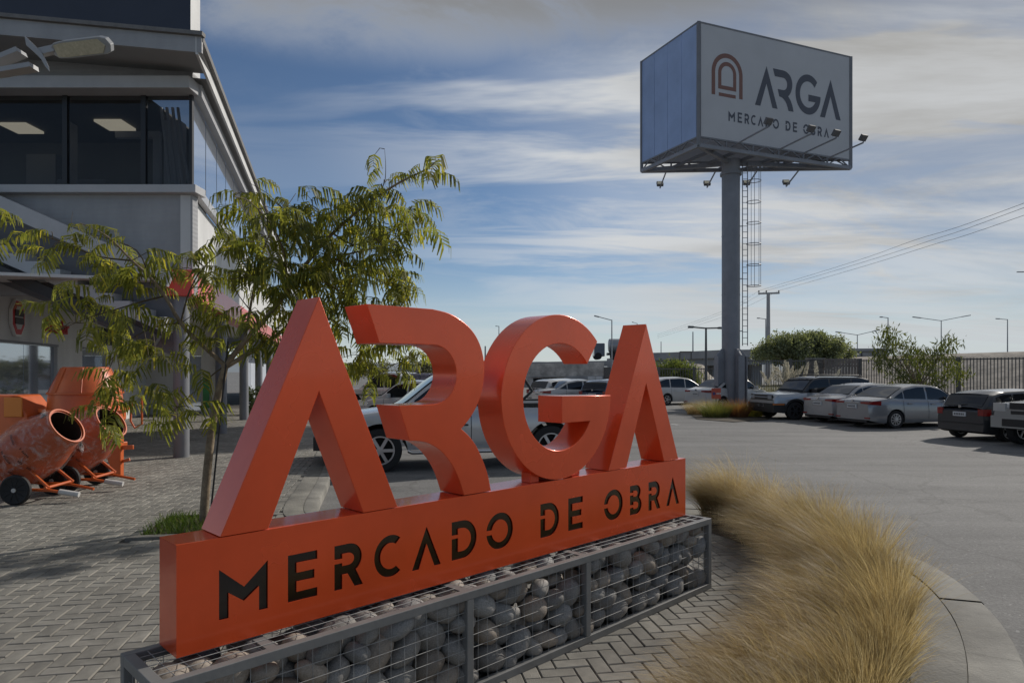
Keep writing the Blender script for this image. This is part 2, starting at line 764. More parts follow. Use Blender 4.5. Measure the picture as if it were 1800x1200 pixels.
M_conc = mat('concrete', (0.225, 0.215, 0.19), 0.9, var=0.32, scale=2.4, bump=0.35, bscale=70, detail=8)
M_conc2 = mat('concrete_edging', (0.20, 0.19, 0.165), 0.9, var=0.38, scale=1.8, bump=0.4, bscale=45, detail=8)
M_sand = mat('joint_sand', (0.085, 0.078, 0.066), 1.0, var=0.3, scale=20, bump=0.3, bscale=150)
M_soil = mat('soil', (0.07, 0.055, 0.036), 1.0, var=0.4, scale=9, bump=0.6, bscale=60)
M_paver = mat('paver', (0.25, 0.236, 0.205), 0.88, var=0.2, scale=7, bump=0.35, bscale=160, isl=0.17, detail=8)
weathered(M_paver, .9, .74, 1.10)
weathered(M_paver, 6.0, .86, 1.06)
weathered(M_conc, 1.4, .68, 1.12)
weathered(M_conc2, 1.4, .62, 1.12)

EDGE = [(-8.2, 34), (-6.9, 28), (-3.6, 14), (-2.9, 10.8), (-2.5, 8.8), (-2.2, 8.25), (-1.6, 8.15), (0, 8.45), (1.3, 8.8), (2.3, 8.85), (3.1, 8.3),
        (3.6, 7.3), (3.75, 6.2), (3.54, 5.12), (3.06, 4.08), (2.3, 3.0), (1.3, 2.0), (0.2, 0.9), (-0.6, 0.2)]
edge = [Vector((p.x, p.y)) for p in catmull(EDGE, 6)]


def offset(line, d):
    out = []
    for i, p in enumerate(line):
        a, b = line[max(i - 1, 0)], line[min(i + 1, len(line) - 1)]
        t = (b - a).normalized()
        f = 0.6 + 0.4 * min(1, max(0, (p.x + 2.2) / 1.5))     # the kerb is slimmer beside the car bays
        out.append(p + Vector((t.y, -t.x)) * d * f)
    return out


def strip(name, l0, l1, z_top, z_bot, m, chamfer=0.02, wob=0.006):
    b = MB()
    n = len(l0)
    vs = []
    for i in range(n):
        w = wob * mnoise.noise(Vector((l0[i].x * 1.7, l0[i].y * 1.7, 0)))
        q = (l1[i] - l0[i]).normalized() * chamfer
        vs += [(l0[i].x, l0[i].y, z_bot), (l0[i].x, l0[i].y, z_top - chamfer + w), (l0[i].x + q.x, l0[i].y + q.y, z_top + w),
               (l1[i].x, l1[i].y, z_top + w), (l1[i].x, l1[i].y, z_bot)]
    fs = []
    for i in range(n - 1):
        for k in range(4):
            fs.append((i * 5 + k, (i + 1) * 5 + k, (i + 1) * 5 + k + 1, i * 5 + k + 1))
    b.add(vs, fs)
    return struct(b.build(name, m, smooth=50))


kerb = strip('kerb', offset(edge, 0.01), offset(edge, 0.32), -0.006, -0.3, M_sand)
inner = offset(edge, 0.29)


def kerb_stones():
    # cast lengths of about a metre with a joint between them
    rk = random.Random(12)
    acc, start = 0.0, 0
    for i in range(1, len(edge)):
        acc += (edge[i] - edge[i - 1]).length
        if acc > 1.05 or i == len(edge) - 1:
            l0, l1 = [p.copy() for p in edge[start:i + 1]], [p.copy() for p in inner[start:i + 1]]
            for l in (l0, l1):
                if len(l) > 1:
                    d = (l[1] - l[0]).normalized()
                    l[0] = l[0] + d * .0018
                    l[-1] = l[-1] + (l[-2] - l[-1]).normalized() * .0018
            o = strip('kerb_stone', l0, l1, .012 + rk.uniform(-.005, .005), -.29, M_conc, .018)
            del o['kind']
            o.parent = kerb
            acc, start = 0.0, i


kerb_stones()
strip('concrete_edging', offset(edge, 0.2925), offset(edge, 0.70), 0.006, -0.3, M_conc2, 0.006)
pave_line = offset(edge, 0.66)
pave_poly = [(p.x, p.y) for p in pave_line] + [(-6, -3), (-30, -3), (-30, 34)]
bed = MB()
bed.v = [(x, y, -0.014) for x, y in pave_poly]
tri = geometry.tessellate_polygon([[Vector((x, y, 0)) for x, y in pave_poly]])
bed.f = [tuple(t) for t in tri]
bed.mi = [0] * len(tri)
pavement = struct(bed.build('pavement', M_sand))

# sign frame: x along the face, y into the depth
SG = Vector((-1.379, 2.805, 0))
SG_ROT = R(44.75)
TREE_XY = (-3.47, 7.72)
HOLE = (-4.15, -2.85, 7.05, 8.15)      # planting bed of the young tree, in paving axes about its trunk
PA = R(10)
ca, sa = math.cos(PA), math.sin(PA)


def to_pave(x, y):
    return x * ca + y * sa, -x * sa + y * ca


hx, hy = to_pave(*TREE_XY)
HB = (hx - 0.62, hx + 0.58, hy - 0.62, hy + 0.55)


def make_pavers():
    U = 0.1055
    l, w, c, t = 2 * U - 0.005, U - 0.005, 0.006, 0.05

    def tmpl(l, w):
        a, b = l / 2, w / 2
        vs = []
        for (dx, z) in ((0, -t), (0, -c), (c, 0)):
            vs += [(-a + dx, -b + dx, z), (a - dx, -b + dx, z), (a - dx, b - dx, z), (-a + dx, b - dx, z)]
        fs = [(8, 9, 10, 11)]
        for k in range(2):
            for i in range(4):
                j = (i + 1) % 4
                fs.append((k * 4 + i, k * 4 + j, k * 4 + 4 + j, k * 4 + 4 + i))
        return np.array(vs), np.array(fs)
    tv, tf = tmpl(l, w)
    items = []
    rr = random.Random(3)
    for iy in range(-10, 330):
        for ix in range(-260, 70):
            k = (ix - iy) % 4
            if k == 0:
                cx, cy, rot = (ix + 1) * U, (iy + 0.5) * U, 0.0
            elif k == 3:
                cx, cy, rot = (ix + 0.5) * U, (iy + 1) * U, PI / 2
            else:
                continue
            X, Y = cx * ca - cy * sa, cx * sa + cy * ca
            if Y < .8 or Y > 31 or abs(X) > 1.05 * Y + 2.0:
                continue
            if not inside(pave_poly, X, Y):
                continue
            if HB[0] - 0.02 < cx < HB[1] + 0.02 and HB[2] - 0.02 < cy < HB[3] + 0.02:
                continue
            items.append((X, Y, rot + PA))
    # what the camera sees of each: pixel position, hidden behind gabion or sign or not
    hide = [(215, 1200), (215, 1150), (283, 1130), (283, 940), (357, 930), (560, 530), (640, 535), (1150, 560), (1205, 808), (1210, 900), (1262, 910), (1262, 1045), (1000, 1165), (900, 1200)]
    grass = [(1235, 830), (1400, 790), (1650, 930), (1640, 1200), (1150, 1200), (1250, 1060), (1330, 960), (1240, 880)]

    def seen(X, Y):
        u, v = 900 + FPX * X / Y, 650 + FPX * EYE / Y
        return 0 <= u <= 1800 and v <= 1205 and not inside(hide, u, v) and not inside(grass, u, v)
    order = sorted(range(len(items)), key=lambda i: items[i][1] if seen(items[i][0], items[i][1]) else 999)
    mesh_h = None
    big, rest = order[:300], order[300:]
    me = None
    for i in big:
        X, Y, rot = items[i]
        if me is None:
            o = np_mesh('paver', tv, tf, M_paver, pavement)
            me = o.data
        else:
            o = bpy.data.objects.new('paver', me)
            C.objects.link(o)
            o.parent = pavement
        o.location = (X, Y, rr.uniform(-0.003, 0.001))
        o.rotation_euler = (rr.uniform(-0.012, 0.012), rr.uniform(-0.012, 0.012), rot + rr.uniform(-0.012, 0.012))
    Ms = []
    for i in rest:
        X, Y, rot = items[i]
        m = Matrix.Translation((X, Y, rr.uniform(-0.003, 0.001))) @ Matrix.Rotation(rot + rr.uniform(-0.01, 0.01), 4, 'Z') @ Matrix.Rotation(rr.uniform(-0.011, 0.011), 4, 'X')
        Ms.append(np.array(m))
    V, F = instance_np(tv, tf, Ms)
    o = np_mesh('paver_field', V, F, M_paver, pavement)
    o['kind'] = 'stuff'


make_pavers()

# ------------------------------------------------------------------ the orange letter sign

M_orange = mat('orange_paint', (0.84, 0.102, 0.024), 0.26, 0.25, var=0.07, scale=1.4, coat=0.35, bump=0.02, bscale=3.5)
weathered(M_orange, 5.0, .965, 1.02, (1, 1, .2))
weathered(M_orange, 1.6, .93, 1.05)
M_acryl = mat('dark_acrylic', (0.012, 0.007, 0.006), 0.12, coat=0.5)
M_inner = mat('sign_inner', (0.05, 0.02, 0.014), 0.8)


def gl_M():
    return [(0, 0), (0, 1), (.5, .56), (1, 1), (1, 0), (.81, 0), (.81, .5), (.5, .27), (.19, .5), (.19, 0)]


def gl_E():
    return [(0, 0), (0, 1), (1, 1), (1, .81), (.29, .81), (.29, .6), (.9, .6), (.9, .41), (.29, .41), (.29, .19), (1, .19), (1, 0)]


def gl_A():
    return [(0, 0), (.5, 1), (1, 0), (.77, 0), (.5, .575), (.235, 0)]


def gl_R():
    p = [(0, 0), (0, .59), (.27, .59), (.27, .52)]
    p += arc(.48, .655, .2, -90, 90, 12, .135)
    p += [(.27, .79), (.27, .69), (0, .69), (0, 1)]
    p += arc(.5, .665, .46, 90, -58, 14, .335)
    p += [(1, 0), (.7, 0), (.46, .32), (.27, .32), (.27, 0)]
    return p


def gl_D():
    p = [(0, 0), (0, .56), (.25, .56), (.25, .2)]
    p += arc(.42, .5, .34, -90, 90, 16, .3)
    p += [(.25, .8), (.25, .65), (0, .65), (0, 1)]
    p += arc(.42, .5, .58, 90, -90, 20, .5)
    return p


def gl_O():
    return arc(.5, .5, .5, 173, -173, 36) + arc(.5, .5, .30, -168, 168, 30, .31)


def gl_C():
    return arc(.57, .5, .57, 52, 308, 28, .5) + arc(.57, .5, .36, 302, 58, 24, .31)


def gl_B():
    p = [(0, 0), (0, .25), (.3, .25), (.3, .19)]
    p += arc(.5, .31, .2, -90, 90, 10, .12)
    p += [(.3, .43), (.3, .34), (0, .34), (0, .67), (.3, .67), (.3, .61)]
    p += arc(.48, .71, .16, -90, 90, 10, .1)
    p += [(.3, .81), (.3, .76), (0, .76), (0, 1)]
    p += arc(.5, .76, .42, 90, -40, 10, .24)
    p += arc(.52, .3, .48, 52, -90, 12, .3)
    return p


GLYPH = {'M': gl_M, 'E': gl_E, 'A': gl_A, 'R': gl_R, 'D': gl_D, 'O': gl_O, 'C': gl_C, 'B': gl_B}
SLOGAN = [('M', .173, .391), ('E', .487, .636), ('R', .727, .888), ('C', .954, 1.129), ('A', 1.19, 1.387), ('D', 1.465, 1.653), ('O', 1.729, 1.951),
          ('D', 2.197, 2.378), ('E', 2.469, 2.622), ('O', 2.855, 3.079), ('B', 3.167, 3.317), ('R', 3.407, 3.57), ('A', 3.651, 3.842)]
BIG_A = [(0.0, 0.0), (0.468, 1.066), (0.92, 0.0), (0.712, 0.0), (0.466, 0.615), (0.214, 0.0)]


def big_R():
    p = [(.911, 2.083), (1.33, 2.083)]
    p += [(v.x, v.y) for v in catmull([(1.33, 2.083), (1.448, 2.066), (1.553, 2.023), (1.634, 1.962), (1.688, 1.88), (1.713, 1.775), (1.703, 1.665), (1.664, 1.558), (1.603, 1.475), (1.536, 1.415)], 4)][1:]
    p += [(v.x, v.y) for v in catmull([(1.536, 1.415), (1.594, 1.37), (1.65, 1.308), (1.697, 1.228), (1.738, 1.14), (1.767, 1.034)], 4)][1:]
    p += [(1.557, 1.034)]
    p += [(v.x, v.y) for v in catmull([(1.557, 1.034), (1.527, 1.112), (1.491, 1.182), (1.447, 1.243), (1.395, 1.296), (1.335, 1.335), (1.27, 1.362), (1.175, 1.374)], 4)][1:]
    p += [(1.107, 1.562)]
    p += arc(1.337, 1.725, .163, -90, 90, 18)
    p += [(.985, 1.888)]
    return p


def big_G():
    p = arc(2.393, 1.573, .54, 44, 359.6, 60)
    p += [(2.406, 1.577), (2.406, 1.399)]
    a0 = math.degrees(math.asin((1.399 - 1.573) / .353))
    p += arc(2.393, 1.573, .353, a0, -322, 50)
    return p


def make_sign():
    t = thing('sign', 'large orange metal letters A R G A on an orange bar lettered mercado de obra', 'sign', SG, SG_ROT)
    fn = lambda a, b, d: (a, d, b)
    W, Z0, Z1, TH = 3.937, 0.566, 1.03, 0.205
    holes = []
    for ch, s0, s1 in SLOGAN:
        hgt, z0 = 0.217, 0.677
        if ch in 'A':
            hgt = 0.224
        holes.append([(s0 + (s1 - s0) * a, z0 + hgt * b) for a, b in GLYPH[ch]()])
    bar = MB().pierced([(0, Z0), (W, Z0), (W, Z1), (0, Z1)], holes, fn, 0.0, 0.005)
    bar.box(0.0, W, 0.0055, TH, Z1 - 0.004, Z1)
    bar.box(0.0, W, 0.0055, TH, Z0, Z0 + 0.004)
    bar.box(0.0, 0.004, 0.0055, TH, Z0 + 0.0045, Z1 - 0.0045)
    bar.box(W - 0.004, W, 0.0055, TH, Z0 + 0.0045, Z1 - 0.0045)
    bar.box(0.0045, W - 0.0045, TH - 0.005, TH - 0.001, Z0 + 0.0045, Z1 - 0.0045)
    bo = bar.build('base_bar', M_orange, t)
    for (ch, s0, s1), lp in zip(SLOGAN, holes):
        MB().box(s0 - .012, s1 + .012, 0.009, 0.013, 0.665, 0.915).build('cut_letter', M_acryl, bo)
    for s0 in (.178, 2.922 - .012):
        MB().prism([(s0 + a, Z1 + 0.003 + b) for a, b in BIG_A], fn, 0.0, TH + .012).build('letter', M_orange, t, smooth=25, bevel=0.0025)
    MB().prism(big_R(), fn, 0.0, TH + .012).build('letter', M_orange, t, smooth=25, bevel=0.0025)
    gm = MB().prism(big_G(), fn, 0.0, TH + .012).build('letter', M_orange, t, smooth=25, bevel=0.0025)
    for x0 in (2.15, 2.56):
        MB().box(x0, x0 + .08, 0.045, 0.125, Z1 + 0.001, Z1 + 0.075).build('letter_foot', M_orange, gm, bevel=0.002)
    return t


make_sign()

# ------------------------------------------------------------------ gabion plinth

M_steel = mat('grey_steel', (0.185, 0.185, 0.180), 0.5, 0.0, var=0.12, scale=5, bump=0.05, bscale=30)
M_wire = mat('galvanised_wire', (0.31, 0.305, 0.29), 0.65, 0.0, var=0.15, scale=20)


def stone_material(name, c1, c2):
    return mat(name, c1, 0.62, var=0.12, scale=11, col2=c2, bump=0.22, bscale=45, isl=0.28, detail=8)


M_stone = [stone_material('stone_grey', (0.18, 0.168, 0.152), (0.265, 0.25, 0.23)),
           stone_material('stone_warm', (0.225, 0.185, 0.145), (0.30, 0.255, 0.21)),
           stone_material('stone_blue', (0.175, 0.17, 0.162), (0.27, 0.262, 0.25))]


def icosphere(sub):
    import bmesh
    bm = bmesh.new()
    bmesh.ops.create_icosphere(bm, subdivisions=sub, radius=1.0)
    vs = np.array([v.co[:] for v in bm.verts])
    fs = np.array([[v.index for v in f.verts] for f in bm.faces])
    bm.free()
    return vs, fs


def make_gabion():
    S0, S1, Y0, Y1, ZT = -0.145, 4.0, -0.2, 0.235, 0.562
    t = thing('gabion_plinth', 'long grey steel cage filled with rounded river stones under the orange sign', 'gabion', SG, SG_ROT)
    b = 0.045
    for y in (Y0, Y1 - b):
        for z in (0.0, ZT - b):
            MB().box(S0, S1, y, y + b, z, z + b).build('rail', M_steel, t, bevel=0.003)
    for s in (S0, S1 - b):
        for z in (0.0, ZT - b):
            MB().box(s, s + b, Y0 + b + .0005, Y1 - b - .0005, z + 0.0004, z + b - 0.0004).build('end_rail', M_steel, t, bevel=0.003)
    posts = [S0 + .0002, 1.408, 2.415, S1 - b - .0002]
    for s in posts:
        for y in (Y0 + .0003, Y1 - b - .0003):
            MB().box(s, s + b, y, y + b, b + .0005, ZT - b - .0005).build('post', M_steel, t, bevel=0.003)
    for s in (.32, 1.41, 2.42, 3.84):
        MB().box(s, s + 0.05, Y0 + b + .001, Y1 - b - .001, ZT - .018, ZT - .008).build('cross_bar', M_steel, t)
    # welded wire panels, slightly wavy
    rw = random.Random(5)
    bays = list(zip(posts[:-1], posts[1:]))
    for (a, c) in bays:
        for y in (Y0 + .02, Y1 - .02):
            w = MB()
            n = max(2, round((c - a) / 0.072))
            for i in range(1, n):
                s = a + b / 2 + (c - a) * i / n
                w.tube([(s + rw.uniform(-.002, .002), y, b), (s + rw.uniform(-.004, .004), y + rw.uniform(-.004, .002), .28), (s + rw.uniform(-.002, .002), y, ZT - b)], 0.0018, 4, False)
            for k in range(1, 7):
                z = b + (ZT - 2 * b) * k / 7
                w.tube([(a + b, y - .003, z), ((a + c) / 2, y - .004 + rw.uniform(-.003, .003), z + rw.uniform(-.004, .004)), (c, y - .003, z)], 0.0018, 4, False)
            w.build('wire_panel', M_wire, t)
        w = MB()
        n = max(2, round((c - a) / 0.072))
        zt = ZT - .006
        for i in range(1, n):
            s = a + b / 2 + (c - a) * i / n
            w.tube([(s, Y0 + b * .6, zt), (s + rw.uniform(-.004, .004), 0.02, zt - .004), (s, Y1 - b * .6, zt)], 0.0018, 4, False)
        for k in range(1, 6):
            y = Y0 + b + (Y1 - Y0 - 2 * b) * k / 6
            w.tube([(a + b, y, zt + .003), ((a + c) / 2, y, zt - .002), (c, y, zt + .003)], 0.0018, 4, False)
        w.build('wire_panel', M_wire, t)
    for s in (S0 + .02, S1 - .02):
        w = MB()
        for k in range(1, 6):
            y = Y0 + b + (Y1 - Y0 - 2 * b) * k / 6
            w.tube([(s, y, b), (s, y, ZT - b)], 0.0018, 4, False)
        for k in range(1, 7):
            z = b + (ZT - 2 * b) * k / 7
            w.tube([(s, Y0 + b, z), (s, Y1 - b, z)], 0.0018, 4, False)
        w.build('wire_panel', M_wire, t)
    # stones: loose packing relaxed inside the cage
    rs = np.random.RandomState(11)
    n = 298
    r = rs.uniform(0.051, 0.091, n)
    lo = np.array([S0 + .03, Y0 + .028, 0.03])
    hi = np.array([S1 - .03, Y1 - .028, ZT - .028])
    p = lo + rs.rand(n, 3) * (hi - lo)
    for it in range(260):
        d = p[:, None, :] - p[None, :, :]
        dist = np.sqrt((d ** 2).sum(-1)) + np.eye(n) * 9
        ov = np.maximum(0, (r[:, None] + r[None, :]) * 0.93 - dist)
        p += 0.35 * (d / dist[..., None] * ov[..., None]).sum(1)
        p = np.minimum(np.maximum(p, lo + r[:, None] * 0.82), hi - r[:, None] * 0.82)
    tv, tf = icosphere(3)
    meshes = []
    for k in range(9):
        rk = random.Random(100 + k)
        off = Vector((rk.uniform(0, 50), rk.uniform(0, 50), rk.uniform(0, 50)))
        vv = []
        for q in tv:
            q = Vector(q)
            e = 1 + 0.16 * mnoise.noise(q * 0.9 + off) + 0.04 * mnoise.noise(q * 2.3 + off)
            # super-ellipsoid: rounder shoulders, flatter faces, like river cobbles
            vv.append(q * e)
        o = np_mesh('stone', np.array([v[:] for v in vv]), tf, M_stone[k % 3], t, smooth=True)
        meshes.append(o)
    for i in range(n):
        rk = random.Random(i)
        if i < 9:
            o = meshes[i]
        else:
            o = bpy.data.objects.new('stone', meshes[rk.randrange(9)].data)
            C.objects.link(o)
            o.parent = t
        o.location = p[i]
        f = r[i]
        o.scale = (f * rk.uniform(1.15, 1.5), f * rk.uniform(.95, 1.12), f * rk.uniform(.8, 1.02))
        o.rotation_euler = (rk.uniform(-.4, .4), rk.uniform(-.9, .9), rk.uniform(-.35, .35) + (PI if rk.random() < .5 else 0))
    return t


make_gabion()

# ------------------------------------------------------------------ shop building on the left


def corrugated(name, col, rough=0.45, pitch=0.09, depth=0.5, metal=0.0):
    """sheet cladding with horizontal ribs (relief only)"""
    m = mat(name, col, rough, metal, var=0.08, scale=1.5)
    nt = m.node_tree
    N = nt.nodes.new
    L = nt.links.new
    tc = N('ShaderNodeTexCoord')
    wv = N('ShaderNodeTexWave')
    wv.wave_type = 'BANDS'
    wv.bands_direction = 'Z'
    wv.inputs['Scale'].default_value = 1 / pitch / 3.18
    L(tc.outputs['Object'], wv.inputs[0])
    bp = N('ShaderNodeBump')
    bp.inputs['Strength'].default_value = depth
    bp.inputs['Distance'].default_value = 0.01
    L(wv.outputs['Fac'], bp.inputs['Height'])
    L(bp.outputs[0], nt.nodes['Principled BSDF'].inputs['Normal'])
    return m


M_clad = corrugated('grey_cladding', (0.33, 0.33, 0.335), depth=0.22)
M_white = mat('white_render', (0.62, 0.62, 0.61), 0.7, var=0.06, scale=1.2, bump=0.05, bscale=40)
M_ledge = mat('light_metal_ledge', (0.43, 0.43, 0.435), 0.4, var=0.08, scale=2)
M_soffit = mat('soffit', (0.30, 0.30, 0.30), 0.7, var=0.06, scale=1)
weathered(M_clad, 1.3, .85, 1.05, (1, 1, .25))
weathered(M_white, 1.5, .88, 1.04, (1, 1, .25))
M_navy = mat('navy_panel', (0.022, 0.028, 0.045), 0.35, var=0.15, scale=0.8)
M_red = mat('red_band', (0.62, 0.055, 0.03), 0.35, var=0.06, scale=1, coat=0.2)
M_col = mat('grey_column', (0.20, 0.205, 0.22), 0.5, var=0.08, scale=2)
M_black = mat('black_frame', (0.012, 0.012, 0.013), 0.4)
M_glass = mat('dark_glass', (0.012, 0.013, 0.013), 0.03, spec=0.5)
M_glass.node_tree.nodes['Principled BSDF'].inputs['Alpha'].default_value = 0.36
M_blueglass = glass_mat('mirror_glass', (0.05, 0.07, 0.10), 0.03)
M_blueglass.node_tree.nodes['Principled BSDF'].inputs['Metallic'].default_value = 0.65
M_blueglass.node_tree.nodes['Principled BSDF'].inputs['Base Color'].default_value = (0.42, 0.47, 0.55, 1)
M_room = mat('room_wall', (0.20, 0.20, 0.19), 0.9, var=0.1, scale=1)
M_dark = mat('dark_beam', (0.045, 0.045, 0.048), 0.6)
M_tile = mat('roof_edge', (0.16, 0.155, 0.15), 0.7, var=0.2, scale=6)
M_lite = mat('ceiling_lamp', (0.8, 0.8, 0.7), 0.5, emit=((1.0, 0.92, 0.72), 0.35))

E2 = Vector((-0.26, 0.9656, 0))        # run of the long side, away from the camera
E1 = Vector((0.9656, 0.26, 0))         # out of the long side, towards the car park
KC = Vector((-6.42, 13.7, 0))          # corner of the upper floor


def side(a, b, z):
    """point a metres along the long side, b metres out of it"""
    q = KC + E2 * a + E1 * b
    return Vector((q.x, q.y, z))


def quad_prism(b, p, q, z0, z1, th, nrm):
    """vertical slab from p to q (plan), z0..z1, thickness th against nrm"""
    p, q = Vector((p[0], p[1], 0)), Vector((q[0], q[1], 0))
    n = Vector(nrm) * th
    vs = [Vector((v.x, v.y, z)) for z in (z0, z1) for v in (p, q, q - n, p - n)]
    b.add(vs, [(0, 1, 5, 4), (1, 2, 6, 5), (2, 3, 7, 6), (3, 0, 4, 7), (4, 5, 6, 7), (3, 2, 1, 0)])
    return b


def make_text(body, size, m, parent, M, name='letters', extrude=0.02):
    cu = bpy.data.curves.new(name, 'FONT')
    cu.body = body
    cu.size = size
    cu.extrude = extrude
    tmp = bpy.data.objects.new('tmp_text', cu)
    C.objects.link(tmp)
    dg = bpy.context.evaluated_depsgraph_get()
    me = bpy.data.meshes.new_from_object(tmp.evaluated_get(dg))
    bpy.data.objects.remove(tmp)
    me.materials.clear()
    me.materials.append(m)
    o = bpy.data.objects.new(name, me)
    C.objects.link(o)
    o.parent = parent
    o.matrix_local = M
    return o


def make_building():
    t = thing('shop_building', 'two storey grey and white shop building with red band and round columns at left', 'building', (KC.x, KC.y, 0))
    W = dict(parent=t, world=True)
    FX = -15.5
    Yf = KC.y
    LEN = 46
    # ---- front of the upper floor
    MB().box(FX, KC.x, Yf + .02, Yf + .25, 3.25, 5.27).build('front_wall', M_clad, **W)
    MB().box(FX, KC.x + .14, Yf - .16, Yf + .3, 5.2705, 5.43).build('sill', M_ledge, bevel=.01, **W)
    MB().box(FX, KC.x + .10, Yf - .34, Yf + .3, 7.27, 7.51).build('ledge', M_ledge, bevel=.01, **W)
    gx = [FX, -12.2, -9.0, -7.42, KC.x - .03]
    for a, b in zip(gx[:-1], gx[1:]):
        MB().box(a + .03, b - .03, Yf + .06, Yf + .075, 5.431, 7.269).build('window_pane', M_glass, **W)
    for a in gx[1:-1]:
        MB().box(a - .05, a + .05, Yf + .03, Yf + .12, 5.4305, 7.2695).build('mullion', M_black, **W)
    MB().box(KC.x - .06, KC.x + .0, Yf + .0, Yf + .08, 5.4307, 7.2693).build('corner_mullion', M_black, **W)
    # room behind the glass, with lamps on the ceiling
    rm = MB()
    rm.box(FX, KC.x - 1.1, Yf + 3.0, Yf + 3.1, 5.3, 7.5)
    rm.box(FX, KC.x - 1.05, Yf + .31, Yf + 3.1, 7.30, 7.34)
    rm.box(FX, KC.x - 1.05, Yf + .31, Yf + 3.1, 5.30, 5.34)
    rm.build('room', M_room, **W)
    for (x, y) in ((-8.95, 15.4), (-11.2, 15.6)):
        MB().box(x - .3, x + .3, y - .3, y + .3, 7.24, 7.29).build('ceiling_lamp', M_lite, **W)
    fr = MB()
    for (x0, x1, z0, z1) in ((-8.9, -7.9, 6.95, 7.1), (-8.9, -7.9, 5.75, 5.9), (-8.05, -7.9, 5.9, 6.95)):
        fr.box(x0, x1, Yf + 1.6, Yf + 1.7, z0, z1)
    fr.build('room_frame', M_ledge, **W)
    for (x0, x1, z0, z1, y) in ((-11.6, -10.9, 5.34, 6.9, 2.6), (-10.4, -9.3, 5.34, 6.1, 1.9), (-7.6, -7.25, 5.34, 7.2, 1.2), (-9.9, -9.8, 5.34, 7.25, 1.4)):
        MB().box(x0, x1, Yf + y, Yf + y + .3, z0, z1).build('room_furniture', M_ledge if x1 - x0 < .4 else M_soffit, **W)
    for k, x in enumerate((-7.2, -7.08, -6.96, -6.85)):
        MB().tube([(x - .1, Yf + .5, 7.2), (x, Yf + .5, 6.4), (x + .1 + .02 * k, Yf + .5, 5.45)], .03, 6).build('curtain', M_ledge, **W)
    # upper wall strip and overhanging mono-pitch roof
    up = MB()
    up.add([(FX, Yf + .02, 7.511), (KC.x, Yf + .02, 7.511), (KC.x, Yf + .02, 7.72), (FX, Yf + .02, 8.45),
            (FX, Yf + .3, 7.511), (KC.x, Yf + .3, 7.511), (KC.x, Yf + .3, 7.72), (FX, Yf + .3, 8.45)],
           [(0, 1, 2, 3), (7, 6, 5, 4), (1, 5, 6, 2), (0, 3, 7, 4), (3, 2, 6, 7), (0, 4, 5, 1)])
    up.build('upper_wall', M_clad, **W)

    def roofz(x):
        return 7.53 + (-5.66 - x) * 0.09
    fa = MB()
    yo = 12.45
    fa.add([(FX, yo, roofz(FX)), (-5.66, yo, roofz(-5.66)), (-5.66, yo, roofz(-5.66) + .29), (FX, yo, roofz(FX) + .31),
            (FX, yo + .05, roofz(FX)), (-5.66, yo + .05, roofz(-5.66)), (-5.66, yo + .05, roofz(-5.66) + .29), (FX, yo + .05, roofz(FX) + .31)],
           [(0, 1, 2, 3), (7, 6, 5, 4), (1, 5, 6, 2), (0, 3, 7, 4), (3, 2, 6, 7), (0, 4, 5, 1)])
    fa.build('fascia', M_clad, **W)
    ca_ = MB()
    ca_.beam((FX, yo + .0, roofz(FX) + .35), (-5.62, yo + .0, roofz(-5.62) + .33), .14, .07)
    ca_.build('roof_cap', M_tile, **W)
    so = MB()
    so.add([(FX, yo + .051, roofz(FX) + .02), (-5.66, yo + .051, roofz(-5.66) + .02), (KC.x + .35, Yf + .05, 7.70), (FX, Yf + .05, 8.43)], [(0, 1, 2, 3)])
    so.build('soffit', M_soffit, **W)
    # ---- long side: eave, soffit, ledge, glass, sill, white wall
    a0, a1 = -1.38, LEN
    z_e = 7.56
    for (n, m, b0, b1, z0, z1) in (('side_fascia', M_white, .30, .35, 7.50, 7.82), ('gutter', M_tile, .355, .43, 7.74, 7.86), ('side_soffit', M_soffit, .0, .295, 7.60, 7.63),
                                   ('side_ledge', M_ledge, .0, .17, 7.26, 7.50), ('side_sill', M_ledge, .0, .13, 5.26, 5.44)):
        q = MB()
        st = a0 if n in ('side_fascia', 'gutter') else .05
        pts = [side(st, b0, z0), side(st, b1, z0), side(a1, b1, z0), side(a1, b0, z0), side(st, b0, z1), side(st, b1, z1), side(a1, b1, z1), side(a1, b0, z1)]
        q.add(pts, [(0, 3, 2, 1), (4, 5, 6, 7), (0, 1, 5, 4), (1, 2, 6, 5), (2, 3, 7, 6), (3, 0, 4, 7)])
        q.build(n, m, **W)
    n = 30
    for i in range(n):
        a, b = .08 + LEN * i / n, LEN * (i + 1) / n
        quad_prism(MB(), side(a, .0, 0), side(b, .0, 0), 5.445, 7.255, .05, E1).build('side_pane', M_blueglass, **W)
    quad_prism(MB(), side(.03, -.02, 0), side(LEN, -.02, 0), 3.75, 5.255, .2, E1).build('side_wall', M_white, **W)
    # dark roof sign box
    bx = MB()
    pts = []
    for z in (7.73, 11.0):
        for (x, y) in ((FX, Yf + .36), (-6.62, Yf + .36), (-6.62 - .26 * 1.1, Yf + .36 + 1.1 * .96), (FX, Yf + 1.46)):
            pts.append((x, y, z))
    bx.add(pts, [(0, 1, 5, 4)])
    bx.m(1).add(pts, [(1, 2, 6, 5), (2, 3, 7, 6), (4, 5, 6, 7)])
    bx.build('roof_box', [M_navy, M_white], **W)
    # ---- red band on round columns
    bd = MB()
    pts = [side(a, b, z) for z in (3.22, 3.74) for (a, b) in ((-.12, -.45), (-.12, .02), (LEN, .02), (LEN, -.45))]
    bd.add(pts, [(3, 2, 1, 0), (4, 5, 6, 7), (0, 1, 5, 4), (1, 2, 6, 5), (2, 3, 7, 6), (3, 0, 4, 7)])
    bd.build('red_band', M_red, bevel=.01, **W)
